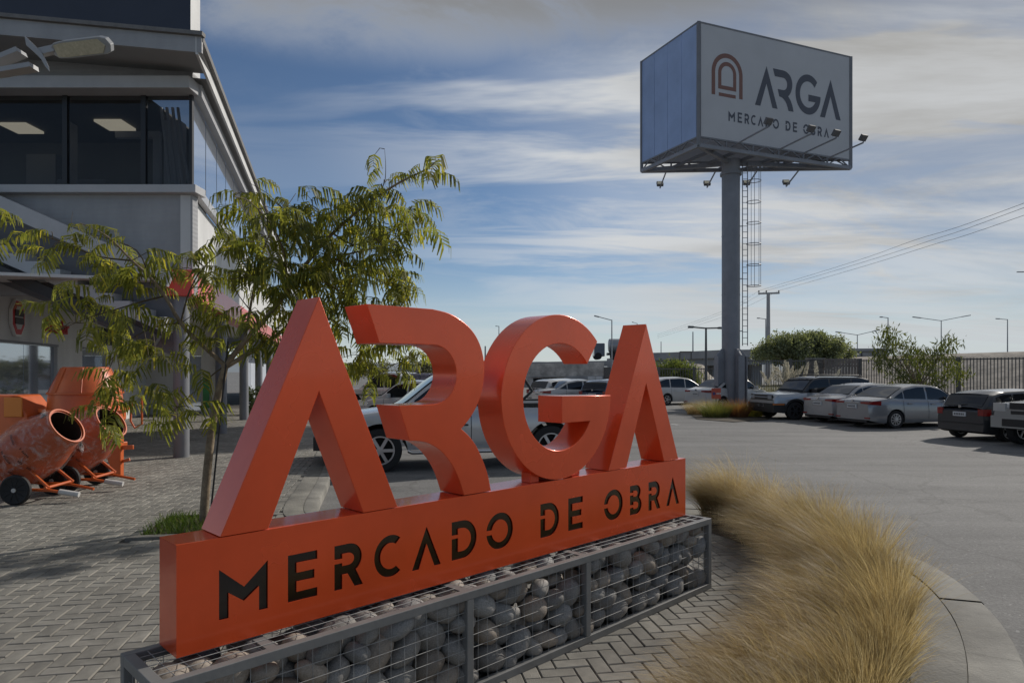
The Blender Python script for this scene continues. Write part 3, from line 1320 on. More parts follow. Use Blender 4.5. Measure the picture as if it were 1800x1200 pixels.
    for i in range(6):
        c = side(.12 + 5.3 * i, -.22, 0)
        MB().lathe([(.15, 0), (.15, 3.225)], 20, Matrix.Translation(c)).build('column', M_col, smooth=40, **W)
    c = side(.12, -.22, 0)
    # ceiling of the arcade
    ce = MB()
    pts = [side(a, b, z) for z in (3.5, 3.56) for (a, b) in ((-.5, -9), (-.1, -.46), (LEN, -.46), (LEN, -9))]
    ce.add(pts, [(3, 2, 1, 0), (4, 5, 6, 7), (0, 1, 5, 4), (1, 2, 6, 5), (2, 3, 7, 6), (3, 0, 4, 7)])
    ce.build('arcade_ceiling', M_white, **W)
    # ---- shop wall set back behind the columns
    SW = Vector((-11.25, 15.0, 0))

    def shop(a, b, z):
        q = SW + E2 * a + E1 * b
        return Vector((q.x, q.y, z))
    sw = MB()
    for (s0, s1, z0, z1) in ((-6, 22, 2.42, 3.5), (-6, 22, -.1, .5), (3.3, 5.2, .5, 2.42), (7.6, 22, .5, 2.42), (-6, -3.4, .5, 2.42)):
        quad_prism(sw, shop(s0, 0, 0), shop(s1, 0, 0), z0, z1, .2, E1)
    sw.build('shop_wall', M_white, **W)
    for (s0, s1) in ((-3.38, -1.8), (-1.78, -.2), (-.18, 1.4), (1.42, 3.28), (5.22, 6.4), (6.42, 7.58)):
        quad_prism(MB(), shop(s0, -.08, 0), shop(s1, -.08, 0), .51, 2.36, .02, E1).build('shop_pane', M_blueglass, **W)
    q = MB()
    for (s0, s1) in ((-3.4, 3.3), (5.2, 7.6)):
        quad_prism(q, shop(s0, .03, 0), shop(s1, .03, 0), 2.36, 2.42, .08, E1)
    q.build('shop_window_head', M_col, **W)
    rotw = math.atan2(E2.y, E2.x)

    def wall_M(a, b, z):
        p = shop(a, b, z) - Vector((KC.x, KC.y, 0))
        X, Z = E2, Vector((0, 0, 1))
        Yv = Z
        n = E1
        M = Matrix(((X.x, 0, n.x, p.x), (X.y, 0, n.y, p.y), (0, 1, 0, p.z), (0, 0, 0, 1)))
        return M
    M_txt_red = mat('red_letters', (0.55, 0.03, 0.035), 0.4)
    M_txt_navy = mat('slate_letters', (0.06, 0.065, 0.09), 0.4)
    M_txt_w = mat('white_sign', (0.75, 0.75, 0.73), 0.4)
    make_text('Acindar', .52, M_txt_red, t, wall_M(2.35, .04, 2.72), 'red_lettering')
    make_text('SALINE', .78, M_txt_navy, t, wall_M(6.2, .05, 2.56), 'slate_lettering', .05)

    def badge(name, r0, m, d0, d1, c_a=.75, c_z=2.95, n=8, sx=.92, sz=1.15):
        b = MB()
        lp = [(c_a + r0 * sx * math.cos(2 * PI * (k + .5) / n), c_z + r0 * sz * math.sin(2 * PI * (k + .5) / n)) for k in range(n)]
        b.prism(lp, lambda a, z, d: shop(a, d, z), d0, d1)
        return b.build(name, m, **W)
    bo = badge('round_badge', .40, M_txt_w, .01, .07)
    badge('badge_ring', .36, M_txt_red, .071, .078)
    badge('badge_centre', .25, M_white, .079, .083)
    q = MB()
    for z in (2.98, 2.80):
        quad_prism(q, shop(.53, .10, 0), shop(.97, .10, 0), z, z + .15, .015, E1)
    q.build('badge_bar', M_black, **W)
    quad_prism(MB(), shop(-.9, .06, 0), shop(-.42, .06, 0), 2.6, 3.1, .05, E1).build('square_badge', M_black, **W)
    # cross wall and door at the far end of the arcade
    q = MB()
    q.box(-16.6, -13.35, 27.0, 27.2, -.1, 3.5)
    q.box(-12.3, -11.6, 27.0, 27.2, -.1, 3.5)
    q.box(-13.35, -12.3, 27.0, 27.2, 2.3, 3.5)
    q.build('cross_wall', M_white, **W)
    MB().box(-13.34, -12.31, 27.08, 27.1, 0, 2.29).build('door_glass', M_blueglass, **W)
    MB().box(-12.18, -11.95, 26.9, 26.96, .25, 1.5).build('green_poster', mat('green_print', (0.06, 0.28, 0.10), .5, var=.3, scale=2), **W)
    MB().box(-11.62, -11.5, 26.85, 26.98, 0, 3.49).build('drain_pipe', M_black, **W)
    q = MB()
    quad_prism(q, side(24, -1.6, 0), side(46, -1.6, 0), -.1, 3.5, .2, E1)
    q.build('rear_wall', mat('pale_blue_wall', (.42, .46, .52), .7, var=.06, scale=1), **W)
    # ---- stair that comes down to the right under the upper floor
    st = MB()
    y0, y1 = 13.32, 13.66
    x0, z0, run, rise = -12.9, 5.42, .34, .155
    lp = []
    for k in range(18):
        lp += [(x0 + run * k, z0 - rise * k), (x0 + run * (k + 1), z0 - rise * k)]
    xe, ze = lp[-1]
    lp += [(xe, ze - .30), (x0, z0 - .30)]
    st.prism(lp, lambda a, b, d: (a, d, b), y0, y1)
    st.build('stair_flight', M_ledge, **W)
    MB().beam((-12.9, 13.25, 6.28), (-6.62, 13.25, 3.50), .08, .30).build('stair_parapet', M_ledge, **W)
    MB().beam((-12.9, 13.3, 4.98), (-6.9, 13.3, 2.32), .12, .20).build('stair_stringer', M_dark, **W)
    sl = MB()
    sl.add([(-12.9, 13.66, 4.6), (-6.7, 13.66, 2.0), (-6.7, 13.66, 3.42), (-12.9, 13.66, 6.2)], [(0, 1, 2, 3)])
    sl.build('stair_back_wall', corrugated('dark_cladding', (0.12, 0.12, 0.13), .6, .22, .8), **W)
    return t


make_building()

# ------------------------------------------------------------------ street lamp at the top left


def make_near_lamp():
    base = Vector((-6.05, 7.2, 0))
    t = thing('street_lamp', 'grey twin arm LED street lamp head reaching in at top left', 'street lamp', base)
    m = mat('lamp_grey', (0.33, 0.335, 0.34), 0.4, var=.06, scale=3)
    W = dict(parent=t, world=True)
    MB().tube([base, base + Vector((0, 0, 5.25))], [.09, .06], 12).build('pole', m, smooth=40, **W)
    MB().tube([base + Vector((0, 0, 0)), base + Vector((0, 0, .02))], .16, 12).build('base_plate', m, **W)
    Y = 7.2
    a = MB()
    a.beam(P(-130, 160, Y), P(38, 92, Y), .16, .05)
    a.beam(P(-130, 150, Y), P(60, 118, Y), .14, .05)
    a.build('arm', m, **W)
    # curved fin where the arms meet the lamp
    f = MB()
    lp = [(43, 63), (55, 74), (72, 91), (80, 104), (86, 118), (87, 126), (80, 118), (72, 104), (60, 92), (46, 80)]
    f.prism(lp, lambda u, v, d: P(u, v, Y + d), -.05, .05)
    f.build('fin', m, bevel=.004, **W)
    k = MB()
    k.beam(P(70, 93, Y), P(97, 87, Y), .07, .07)
    k.build('bracket', m, **W)
    h = MB()
    c0, c1 = P(94, 90, Y), P(196, 78, Y - .15)
    d = (c1 - c0).normalized()
    s = Vector((0.0, -.62, .78)).normalized()
    s = (s - d * s.dot(d)).normalized()
    n_ = d.cross(s).normalized()
    L_ = (c1 - c0).length
    lp = [(0, -.035), (.05, -.075), (.18, -.085), (L_ - .1, -.085), (L_ - .03, -.065), (L_, 0), (L_ - .03, .065), (L_ - .1, .085), (.18, .085), (.05, .075), (0, .035)]
    fn = lambda a, b, e: c0 + d * a + s * b + n_ * e
    h.prism(lp, fn, -.04, .02)
    h.build('lamp_head', m, bevel=.006, **W)
    g_ = MB()
    lq = [(.05, -.055), (.14, -.068), (L_ - .12, -.068), (L_ - .06, 0), (L_ - .12, .068), (.14, .068), (.05, .055)]
    sgn = 1 if fn(0, 0, 1).z < fn(0, 0, 0).z or fn(0, 0, 1).y < fn(0, 0, 0).y else -1
    g_.prism(lq, fn, .021 if sgn > 0 else -.041, .028 if sgn > 0 else -.048)
    g_.build('lens', mat('led_lens', (0.52, 0.47, 0.34), .25, var=.12, scale=30), **W)


make_near_lamp()

# ------------------------------------------------------------------ concrete mixers

M_mix = mat('mixer_orange', (0.56, 0.11, 0.02), 0.42, var=.12, scale=4, coat=.2)
M_mixred = mat('wrapped_drum', (0.46, 0.085, 0.022), 0.4, var=.12, scale=5)
M_rubber = mat('rubber', (0.016, 0.016, 0.017), 0.75, var=.2, scale=20)
M_grip = mat('white_wrap', (0.55, 0.54, 0.52), .5, var=.1, scale=12)
M_bluel = mat('blue_label', (0.05, 0.11, 0.36), .4)
M_drumin = mat('drum_inside', (0.05, 0.03, 0.022), .8)
M_print = mat('dark_print', (0.10, 0.03, 0.02), .5)


def film_material():
    m = bpy.data.materials.new('plastic_film')
    m.use_nodes = True
    nt = m.node_tree
    N = nt.nodes.new
    L = nt.links.new
    out = nt.nodes['Material Output']
    b = nt.nodes['Principled BSDF']
    b.inputs['Base Color'].default_value = (0.7, 0.7, 0.7, 1)
    b.inputs['Roughness'].default_value = 0.16
    b.inputs['Specular IOR Level'].default_value = 0.9
    tc = N('ShaderNodeTexCoord')
    no = N('ShaderNodeTexNoise')
    no.inputs['Scale'].default_value = 7
    no.inputs['Detail'].default_value = 6
    no.inputs['Distortion'].default_value = 1.6
    L(tc.outputs['Object'], no.inputs[0])
    bp = N('ShaderNodeBump')
    bp.inputs['Strength'].default_value = 0.9
    bp.inputs['Distance'].default_value = 0.03
    L(no.outputs[0], bp.inputs['Height'])
    L(bp.outputs[0], b.inputs['Normal'])
    mr = N('ShaderNodeMapRange')
    mr.inputs['From Min'].default_value = .45
    mr.inputs['From Max'].default_value = .75
    mr.inputs['To Min'].default_value = .03
    mr.inputs['To Max'].default_value = .42
    L(no.outputs[0], mr.inputs[0])
    L(mr.outputs[0], b.inputs['Alpha'])
    return m


M_film = film_material()


def make_mixer(label, loc, rotz, k, knot):
    t = thing('concrete_mixer', label, 'mixer', loc, rotz, 'film wrapped small concrete mixers')
    ax = Vector((.80, -.10, .55)).normalized()
    c = Vector((-.02, 0, .70))
    q = ax.to_track_quat('Z', 'Y').to_matrix().to_4x4()
    M = Matrix.Translation(c) @ q @ Matrix.Scale(1.1, 4)
    prof = [(0.0, -.46), (.26, -.45), (.31, -.38), (.355, -.2), (.36, .02), (.345, .1), (.235, .44), (.225, .47), (.21, .47), (.22, .42), (.33, .1), (.34, 0), (.3, -.36), (0, -.4)]
    d = MB().lathe(prof, 32, M, closed=True)
    ni = 5 * 32
    dr = d.build('drum', [M_mixred, M_drumin], t, smooth=35)
    mi = [0] * len(d.f)
    for i in range(8 * 32, len(d.f)):
        mi[i] = 1
    dr.data.polygons.foreach_set('material_index', mi)
    MB().lathe([(.225, .455), (.243, .455), (.243, .49), (.225, .49), (.225, .455)], 32, M, closed=True).build('rim', M_mix, dr, smooth=35)
    # loose plastic film pulled over the drum, knotted at the mouth
    fv = MB().lathe([(.27, -.462), (.325, -.39), (.37, -.2), (.376, .03), (.36, .11), (.26, .43), (.25, .47)], 40, M, closed=True)
    rr = random.Random(k)
    fv.v = [tuple(Vector(p) + (Vector(p) - c) * (.035 * mnoise.noise(Vector(p) * 6 + Vector((k * 9, 0, 0))) + .012)) for p in fv.v]
    fv.build('plastic_film', M_film, dr, smooth=60)
    for kn in knot:
        a = R(kn)
        p0 = M @ Vector((.27 * math.cos(a), .27 * math.sin(a), .42))
        b = MB()
        for j in range(7):
            e = Vector((rr.uniform(-.06, .06), rr.uniform(-.06, .03), rr.uniform(-.17, .05)))
            b.tube([p0, p0 + e * .5 + Vector((0, 0, .02)), p0 + e], [.012, .03, .004], 5)
        b.build('film_knot', M_film, dr, smooth=60)
    # printed marks and label on the wrapping
    for (th, h0) in ((150, .06), (185, .1), (170, -.12), (205, -.2), (200, -.02), (140, -.22)):
        b = MB()
        for j in range(9):
            a0 = R(th + j * 3.0)
            if rr.random() < .25:
                continue
            hh = .02 + .012 * rr.random()
            vs = [M @ Vector((.388 * math.cos(a), .388 * math.sin(a), h)) for a, h in ((a0, h0), (a0 + R(2.2), h0), (a0 + R(2.2), h0 + hh), (a0, h0 + hh))]
            b.add(vs, [(0, 1, 2, 3)])
        b.build('printed_mark', M_print, dr)
    b = MB()
    for j in range(10):
        a0 = R(142 + j * 4)
        vs = [M @ Vector((.394 * math.cos(a), .394 * math.sin(a), h)) for a, h in ((a0, -.30), (a0 + R(4), -.30), (a0 + R(4), -.19), (a0, -.19))]
        b.add(vs, [(0, 1, 2, 3)])
    lb = b.build('blue_label', M_bluel, dr)
    am = R(162)
    er = Vector((math.cos(am), math.sin(am), 0))
    et = Vector((-math.sin(am), math.cos(am), 0))
    ez = Vector((0, 0, 1))
    o_ = er * .405 - et * .12 - ez * .285
    Mt = Matrix(((et.x, ez.x, er.x, o_.x), (et.y, ez.y, er.y, o_.y), (et.z, ez.z, er.z, o_.z), (0, 0, 0, 1)))
    make_text('ROLL', .105, M_grip, lb, M @ Mt, 'label_text', .001)
    # frame, wheels, handle
    f = MB()
    for y in (-.26, .26):
        f.tube([(-.34, y, .2), (-.1, y * .9, .55), (0, y * 1.45, .62)], .022, 8)
        f.tube([(-.1, y * .9, .55), (.3, y, .2)], .022, 8)
        f.tube([(-.36, y, .19), (.3, y * .9, .16), (.62, y * .8, .10)], .02, 8)
    f.tube([(.28, -.3, .2), (.28, .3, .2)], .02, 8)
    f.tube([(-.34, -.3, .2), (-.34, .3, .2)], .02, 8)
    f.build('frame', M_mix, t, smooth=40)
    for y in (-.3,):
        MB().tube([(.42, -.225, .14), (.66, -.2, .095)], .036, 10).build('wrapped_handle', M_grip, t, smooth=40)
    for x, y in ((-.03, -.40), (-.03, .36)):
        Mw = Matrix.Translation((x, y, .195)) @ Matrix.Rotation(PI / 2, 4, 'X')
        w = MB().lathe([(.03, -.03), (.15, -.022), (.172, -.035), (.195, -.02), (.195, .02), (.172, .035), (.15, .022), (.03, .03)], 28, Mw)
        wo = w.build('wheel', M_rubber, t, smooth=35)
        sp = MB()
        for j in range(10):
            a = 2 * PI * j / 10
            for s_ in (-1, 1):
                p0 = Mw @ Vector((.035 * math.cos(a), .035 * math.sin(a), s_ * .03))
                p1 = Mw @ Vector((.15 * math.cos(a), .15 * math.sin(a), s_ * .024))
                sp.tube([p0, p1], .005, 4)
        sp.build('wheel_rib', M_rubber, wo)
        MB().lathe([(.0, -.045), (.028, -.045), (.028, .045), (0, .045)], 12, Mw).build('hub', M_grip, wo, smooth=40)
    mo = MB().box(-.42, -.12, -.12, .12, .26, .48)
    mo.build('motor_box', M_mix, t, bevel=.02)
    return t


make_mixer('small orange concrete mixer wrapped in plastic film, the nearer one by the paving', (-6.42, 9.25, 0), R(2), 1, (-60, 120))
make_mixer('small orange concrete mixer wrapped in plastic film, behind the nearer one', (-6.32, 10.1, 0), R(2), 2, (100,))


def make_big_mixer():
    base = Vector((-7.3, 11.7, 0))
    t = thing('trailer_mixer', 'large orange trailer concrete mixer with upright drum behind the small ones', 'mixer', base)
    # upright drum with conical top
    d = MB().lathe([(0, .62), (.42, .66), (.6, .9), (.6, 1.06), (.565, 1.09), (.545, 1.36), (.36, 1.78), (.34, 1.80), (.32, 1.79), (.5, 1.37), (.5, 1.2), (.3, .9), (0, .8)], 40, None, closed=True)
    dr = d.build('drum', M_mix, t, smooth=30)
    MB().lathe([(.56, 1.06), (.68, 1.06), (.68, 1.10), (.56, 1.10), (.56, 1.06)], 40, None, closed=True).build('drum_flange', M_mix, dr, smooth=30)
    MB().lathe([(.555, 1.345), (.57, 1.345), (.57, 1.375), (.555, 1.375), (.555, 1.345)], 40, None, closed=True).build('drum_seam', M_mix, dr, smooth=30)
    for k in range(8):
        a = R(45 * k - 20)
        MB().tube([(.553 * math.cos(a), .553 * math.sin(a), 1.37), (.365 * math.cos(a), .365 * math.sin(a), 1.785)], .006, 5).build('drum_rib', M_mix, dr)
    f = MB()
    f.beam((-.7, -.12, .48), (.62, -.42, .44), .1, .14)
    f.beam((-.7, .35, .48), (.62, .1, .44), .1, .14)
    f.build('chassis_beam', M_mix, t, bevel=.01)
    lb = MB().beam((.08, -.352, .45), (.52, -.452, .44), .006, .12).build('blue_label', M_bluel, t)
    dd = Vector((.44, -.10, -.01)).normalized()
    nn = Vector((dd.y, -dd.x, 0)).normalized()
    oo = Vector((.12, -.372, .41))
    make_text('ROLL', .13, M_grip, lb, Matrix(((dd.x, 0, nn.x, oo.x), (dd.y, 0, nn.y, oo.y), (0, 1, 0, oo.z), (0, 0, 0, 1))), 'label_text', .001)
    # jack leg with curved gusset
    j = MB()
    lp = [(.5, .51), (.62, .53), (.72, .62), (.78, .78), (.86, .78), (.86, .0), (.72, .0), (.70, .12), (.64, .28), (.5, .37)]
    j.prism(lp, lambda a, b, d_: (a, -.47 + d_, b), 0, .1)
    j.build('jack_leg', M_mix, t, bevel=.008)
    e = MB()
    e.beam((.86, -.42, .47), (1.06, -.45, .48), .03, .07)
    e.build('tow_eye', M_mix, t, bevel=.005)
    MB().beam((.86, -.42, .24), (1.0, -.45, .28), .02, .05).build('jack_pin', M_mix, t)
    ring = [(.6 + .2 * math.cos(R(a)), -.44, .98 + .24 * math.sin(R(a))) for a in range(-170, 30, 20)]
    MB().tube(ring, .035, 8).build('tipping_ring', M_mix, t, smooth=40)
    MB().tube([(.95, -.3, 1.2), (.93, -.3, .9), (1.0, -.3, .78), (1.12, -.3, .85), (1.12, -.3, 1.3)], .016, 6).build('hand_lever', M_mix, t, smooth=40)
    # engine housing on the left with a label plate
    e = MB()
    lp = [(-2.3, .42), (-2.3, 1.33), (-.92, 1.33), (-.66, 1.0), (-.66, .42)]
    e.prism(lp, lambda a, b, d_: (a, -.5 + d_, b), 0, .72)
    eo = e.build('engine_housing', M_mix, t, bevel=.03)
    MB().box(-1.7, -1.18, -.506, -.503, 1.08, 1.24).build('label_plate', M_grip, eo)
    MB().box(-1.02, -.72, -.53, -.503, .98, 1.3).build('housing_flap', mat('flap_yellow', (.62, .2, .02), .4), eo, bevel=.01)
    for (x, y) in ((-.5, -.62), (-.5, .55)):
        Mw = Matrix.Translation((x, y, .26)) @ Matrix.Rotation(PI / 2, 4, 'X')
        MB().lathe([(.1, -.07), (.2, -.06), (.25, -.07), (.265, -.03), (.265, .03), (.25, .07), (.2, .06), (.1, .07)], 24, Mw).build('wheel', M_rubber, t, smooth=35)
    MB().beam((-.9, 0, .3), (.2, 0, .3), .1, .1).build('axle_beam', M_mix, t)


make_big_mixer()

# ------------------------------------------------------------------ young tree with feathery leaves


def frond_template(seed, n=8, rach=.27, pin=.23, w=.0115):
    """a twice-divided leaf: arching stalk with two rows of hanging narrow leaflets (quads)"""
    r = random.Random(seed)
    vs, fs = [], []

    def quadstrip(pts, width, side):
        o = len(vs)
        for p, ww in zip(pts, width):
            vs.append(p - side * ww)
            vs.append(p + side * ww)
        for i in range(len(pts) - 1):
            fs.append((o + 2 * i, o + 2 * i + 1, o + 2 * i + 3, o + 2 * i + 2))
    st = [Vector((rach * s, 0, .35 * rach * math.sin(s * 2.0) - .42 * rach * s * s)) for s in (0, .25, .5, .75, 1)]
    quadstrip(st, [.0016] * 5, Vector((0, 1, 0)))
    for i in range(n):
        s = .14 + .86 * (i + .5) / n
        p = Vector((rach * s, 0, .35 * rach * math.sin(s * 2.0) - .42 * rach * s * s))
        for sg in (-1, 1):
            L = pin * (1 - .45 * abs(s - .5)) * r.uniform(.8, 1.1)
            out = Vector((.45 + .5 * s, sg * r.uniform(.55, .95), r.uniform(-.25, .1))).normalized()
            p1 = p + out * L * .42 + Vector((0, 0, -.05 * L))
            p2 = p1 + (out * .30 + Vector((0, 0, -.95))).normalized() * L * .58
            sd = (out.cross(Vector((0, 0, 1)))).normalized()
            sd = (sd + Vector((0, 0, r.uniform(-.4, .4)))).normalized()
            quadstrip([p, p1, p2], [w * .5, w, w * .35], sd)
    return np.array([v[:] for v in vs]), np.array(fs)


M_bark = mat('young_bark', (0.19, 0.135, 0.085), 0.8, var=.25, scale=14, bump=.3, bscale=60, col2=(.26, .2, .13))
M_twig = mat('twig', (0.10, 0.075, 0.04), 0.8, var=.3, scale=10)
M_frond = leaf_mat('feather_leaf', (0.11, 0.13, 0.04), (0.27, 0.27, 0.07), (0.50, 0.42, 0.075), .6, .55, (1.5, 1.5, .75), patch=1.6)


def make_young_tree():
    TX, TY = TREE_XY
    t = thing('feather_leaf_tree', 'slim young tree with drooping feathery yellow green leaves behind the orange sign', 'tree', (TX, TY, 0))
    W = dict(parent=t, world=True)
    D = TY
    tr = [P(358, 921, D), P(360, 880, D), P(366, 810, D), P(373, 750, D + .02), P(382, 700, D + .03), P(392, 660, D), P(396, 640, D)]
    MB().tube(catmull(tr, 3), [.05 - .014 * i / 18 for i in range(19)], 10).build('trunk', M_bark, smooth=60, **W)
    # limbs: (pixel path, end depth offset, start radius)
    limbs = [([(396, 642), (352, 603), (318, 568), (290, 520), (262, 485), (232, 458), (200, 425), (172, 405), (140, 392)], -.5, .026),
             ([(396, 642), (430, 600), (470, 556), (505, 512), (545, 455), (585, 410), (640, 362), (700, 322), (745, 300), (772, 280)], -.2, .034),
             ([(396, 645), (425, 628), (462, 606), (500, 578), (535, 540), (560, 490), (590, 455), (640, 440), (690, 430), (720, 410)], .5, .030),
             ([(430, 600), (440, 540), (452, 480), (470, 420), (490, 385), (520, 340)], .6, .018),
             ([(505, 512), (500, 450), (480, 400), (440, 355), (410, 345)], -.7, .014),
             ([(640, 362), (672, 330), (678, 300), (676, 262)], -.1, .008),
             ([(396, 642), (372, 660), (340, 690), (312, 715)], -.3, .010),
             ([(318, 568), (282, 572), (240, 590), (205, 620)], .3, .011),
             ([(290, 520), (250, 530), (200, 545), (150, 560), (105, 580)], -.4, .012),
             ([(232, 458), (170, 450), (110, 425), (60, 410), (10, 385)], .2, .011),
             ([(262, 485), (240, 440), (185, 418), (130, 400), (128, 372)], .4, .009),
             ([(560, 490), (610, 520), (650, 560), (690, 600), (720, 630)], .8, .016),
             ([(590, 455), (640, 480), (690, 505), (720, 520)], .2, .012),
             ([(585, 410), (620, 430), (660, 420), (712, 395)], -.5, .012),
             ([(535, 540), (580, 560), (620, 590), (650, 625)], .9, .013),
             ([(318, 568), (330, 520), (350, 480), (380, 450), (420, 430)], .5, .012),
             ([(462, 606), (450, 560), (420, 520), (400, 480)], -.6, .011),
             ([(545, 455), (550, 410), (540, 370), (530, 345)], -.3, .010)]
    rr = random.Random(21)
    paths = []
    for k, (px, dd, r0) in enumerate(limbs):
        n = len(px)
        pts = [P(u, v, D + dd * (i / (n - 1)) ** 1.2) for i, (u, v) in enumerate(px)]
        sm = catmull(pts, 3)
        MB().tube(sm, [r0 * (1 - .82 * i / (len(sm) - 1)) for i in range(len(sm))], 7).build('branch', M_bark if r0 > .013 else M_twig, smooth=60, **W)
        paths.append((sm, r0))
    # leaf clusters (pixel, radius in pixels, number)
    cl = [(140, 430, 45, 16), (60, 405, 45, 14), (15, 385, 30, 8), (110, 475, 40, 12), (190, 430, 42, 22), (215, 470, 45, 26), (240, 500, 36, 20), (130, 520, 45, 16), (160, 560, 45, 22),
          (100, 560, 35, 10), (225, 560, 45, 26), (180, 600, 40, 16), (230, 640, 48, 44), (205, 690, 42, 34), (250, 690, 40, 36), (180, 740, 30, 10), (280, 640, 30, 20), (215, 740, 26, 10),
          (315, 470, 36, 16), (345, 480, 36, 16), (375, 460, 30, 12), (340, 520, 30, 10), (390, 500, 34, 12), (330, 600, 28, 10), (345, 640, 24, 8), (290, 560, 28, 10), (345, 560, 30, 12),
          (300, 750, 24, 10), (340, 745, 22, 8), (330, 700, 22, 8), (410, 590, 28, 14), (375, 620, 22, 8), (465, 620, 26, 14), (440, 570, 30, 16), (370, 740, 16, 4),
          (430, 350, 26, 10), (460, 370, 36, 24), (490, 385, 38, 26), (430, 420, 40, 26), (470, 430, 42, 38), (500, 450, 45, 46), (540, 400, 42, 40), (530, 360, 22, 10), (575, 385, 42, 40),
          (610, 370, 40, 34), (560, 450, 46, 56), (520, 500, 46, 52), (600, 440, 46, 54), (640, 400, 42, 42), (670, 360, 36, 26), (690, 400, 38, 30), (650, 460, 45, 46), (700, 440, 34, 26),
          (620, 500, 45, 54), (570, 520, 45, 54), (670, 510, 38, 40), (600, 560, 45, 50), (650, 560, 40, 42), (700, 490, 26, 16), (690, 550, 26, 14), (560, 580, 36, 28), (520, 560, 36, 28),
          (630, 610, 38, 36), (680, 620, 36, 28), (715, 615, 28, 14), (655, 655, 30, 20), (700, 655, 26, 14), (610, 640, 26, 16), (740, 630, 18, 5),
          (672, 290, 18, 6), (676, 325, 22, 8), (730, 315, 26, 10), (755, 330, 22, 7), (735, 360, 26, 12), (720, 400, 26, 14), (765, 300, 14, 4), (470, 480, 40, 40), (430, 480, 36, 26), (400, 440, 30, 14),
          (480, 540, 34, 24), (545, 480, 44, 50), (590, 480, 44, 50), (660, 430, 40, 36)]
    temps = [frond_template(s) for s in range(5)]
    buckets = [[] for _ in temps]
    tips = MB()
    allpts = [(q, r0) for sm, r0 in paths for q in sm]
    A = np.array([q[:] for q, _ in allpts])
    for (u, v, rad, n) in cl:
        for _ in range(max(2, int(n * (.21 if n > 30 else .36)))):
            a, q = rr.uniform(0, 2 * PI), math.sqrt(rr.random())
            uu, vv = u + rad * q * math.cos(a), v + rad * .85 * q * math.sin(a) - 10
            # depth follows the nearest limb, with spread
            p0 = P(uu, vv, D)
            d2 = ((A - np.array(p0[:]))[:, [0, 2]] ** 2).sum(1)
            i = int(d2.argmin())
            dep = A[i][1] + rr.gauss(0, .32)
            p = P(uu, vv, dep)
            yaw = math.atan2(p.z - A[i][2], (p.x - A[i][0]) or .01) if False else rr.uniform(0, 2 * PI)
            pitch = rr.uniform(-.2, .75)
            sc = rr.uniform(.75, 1.25)
            M = Matrix.Translation(p - Vector((TX, TY, 0))) @ Matrix.Rotation(yaw, 4, 'Z') @ Matrix.Rotation(pitch, 4, 'Y') @ Matrix.Rotation(rr.uniform(-.3, .3), 4, 'X') @ Matrix.Scale(sc, 4)
            buckets[rr.randrange(len(temps))].append(np.array(M))
            if rr.random() < .45:
                # thin twig back to the limb
                e = Vector(A[i])
                if (e - p).length < .75:
                    tips.tube([e, (e + p) / 2 + Vector((0, 0, .04)), p], [.005, .004, .0025], 4, False)
    V, F, o = [], [], 0
    for (tv, tf), ms in zip(temps, buckets):
        v_, f_ = instance_np(tv, tf, ms)
        V.append(v_)
        F.append(f_ + o)
        o += len(v_)
    np_mesh('crown', np.concatenate(V), np.concatenate(F), M_frond, t)
    tips.build('twigs', M_twig, **W)['kind'] = 'stuff'
    # black support stake
    a, b = P(368, 905, D - .05), P(401, 600, D - .02)
    s = MB().tube([Vector((a.x, a.y, 0)), b], .011, 8).build('tree_stake', M_black, smooth=40)
    tag(s, 'thin black stake leaning beside the young tree trunk', 'stake')
    # planting bed: concrete edging, soil and grass
    def pv(x, y, z):
        return Vector((x * ca - y * sa, x * sa + y * ca, z))
    bed = thing('planting_bed', 'square concrete edged bed with green grass at the young tree', 'planting bed', (TX, TY, 0))
    x0, x1, y0, y1 = HB
    W2 = dict(parent=bed, world=True)
    for (a0, a1, b0, b1) in ((x0, x1, y0, y0 + .1), (x0, x1, y1 - .1, y1), (x0, x0 + .1, y0 + .1, y1 - .1), (x1 - .1, x1, y0 + .1, y1 - .1)):
        m = MB()
        pts = [pv(x, y, z) for z in (-.1, .03) for (x, y) in ((a0, b0), (a1, b0), (a1, b1), (a0, b1))]
        m.add(pts, [(0, 3, 2, 1), (4, 5, 6, 7), (0, 1, 5, 4), (1, 2, 6, 5), (2, 3, 7, 6), (3, 0, 4, 7)])
        m.build('edging', M_conc2, bevel=.008, **W2)
    m = MB()
    m.add([pv(x, y, .0) for (x, y) in ((x0 + .1, y0 + .1), (x1 - .1, y0 + .1), (x1 - .1, y1 - .1), (x0 + .1, y1 - .1))], [(0, 1, 2, 3)])
    m.build('soil', M_soil, **W2)
    gv, gf = [], []
    for i in range(1500):
        p = pv(rr.uniform(x0 + .1, x1 - .1), rr.uniform(y0 + .1, y1 - .1), 0) - Vector((TX, TY, 0))
        h = rr.uniform(.03, .12)
        a = rr.uniform(0, 2 * PI)
        s = Vector((math.cos(a), math.sin(a), 0)) * .005
        tip = p + Vector((rr.uniform(-.06, .06), rr.uniform(-.06, .06), h))
        o = len(gv)
        gv += [p - s, p + s, tip + s * .3, tip - s * .3]
        gf.append((o, o + 1, o + 2, o + 3))
    gg = np_mesh('grass', np.array([v[:] for v in gv]), np.array(gf), leaf_mat('bed_grass', (.05, .09, .015), (.10, .15, .03), (.2, .19, .07)), bed)
    gg['kind'] = 'stuff'


make_young_tree()

# ------------------------------------------------------------------ feather grass along the kerb

M_straw = leaf_mat('straw_grass', (0.30, 0.215, 0.105), (0.56, 0.45, 0.265), (0.72, 0.63, 0.45), .45, .5, (1.25, 1.22, .9), patch=2.6)


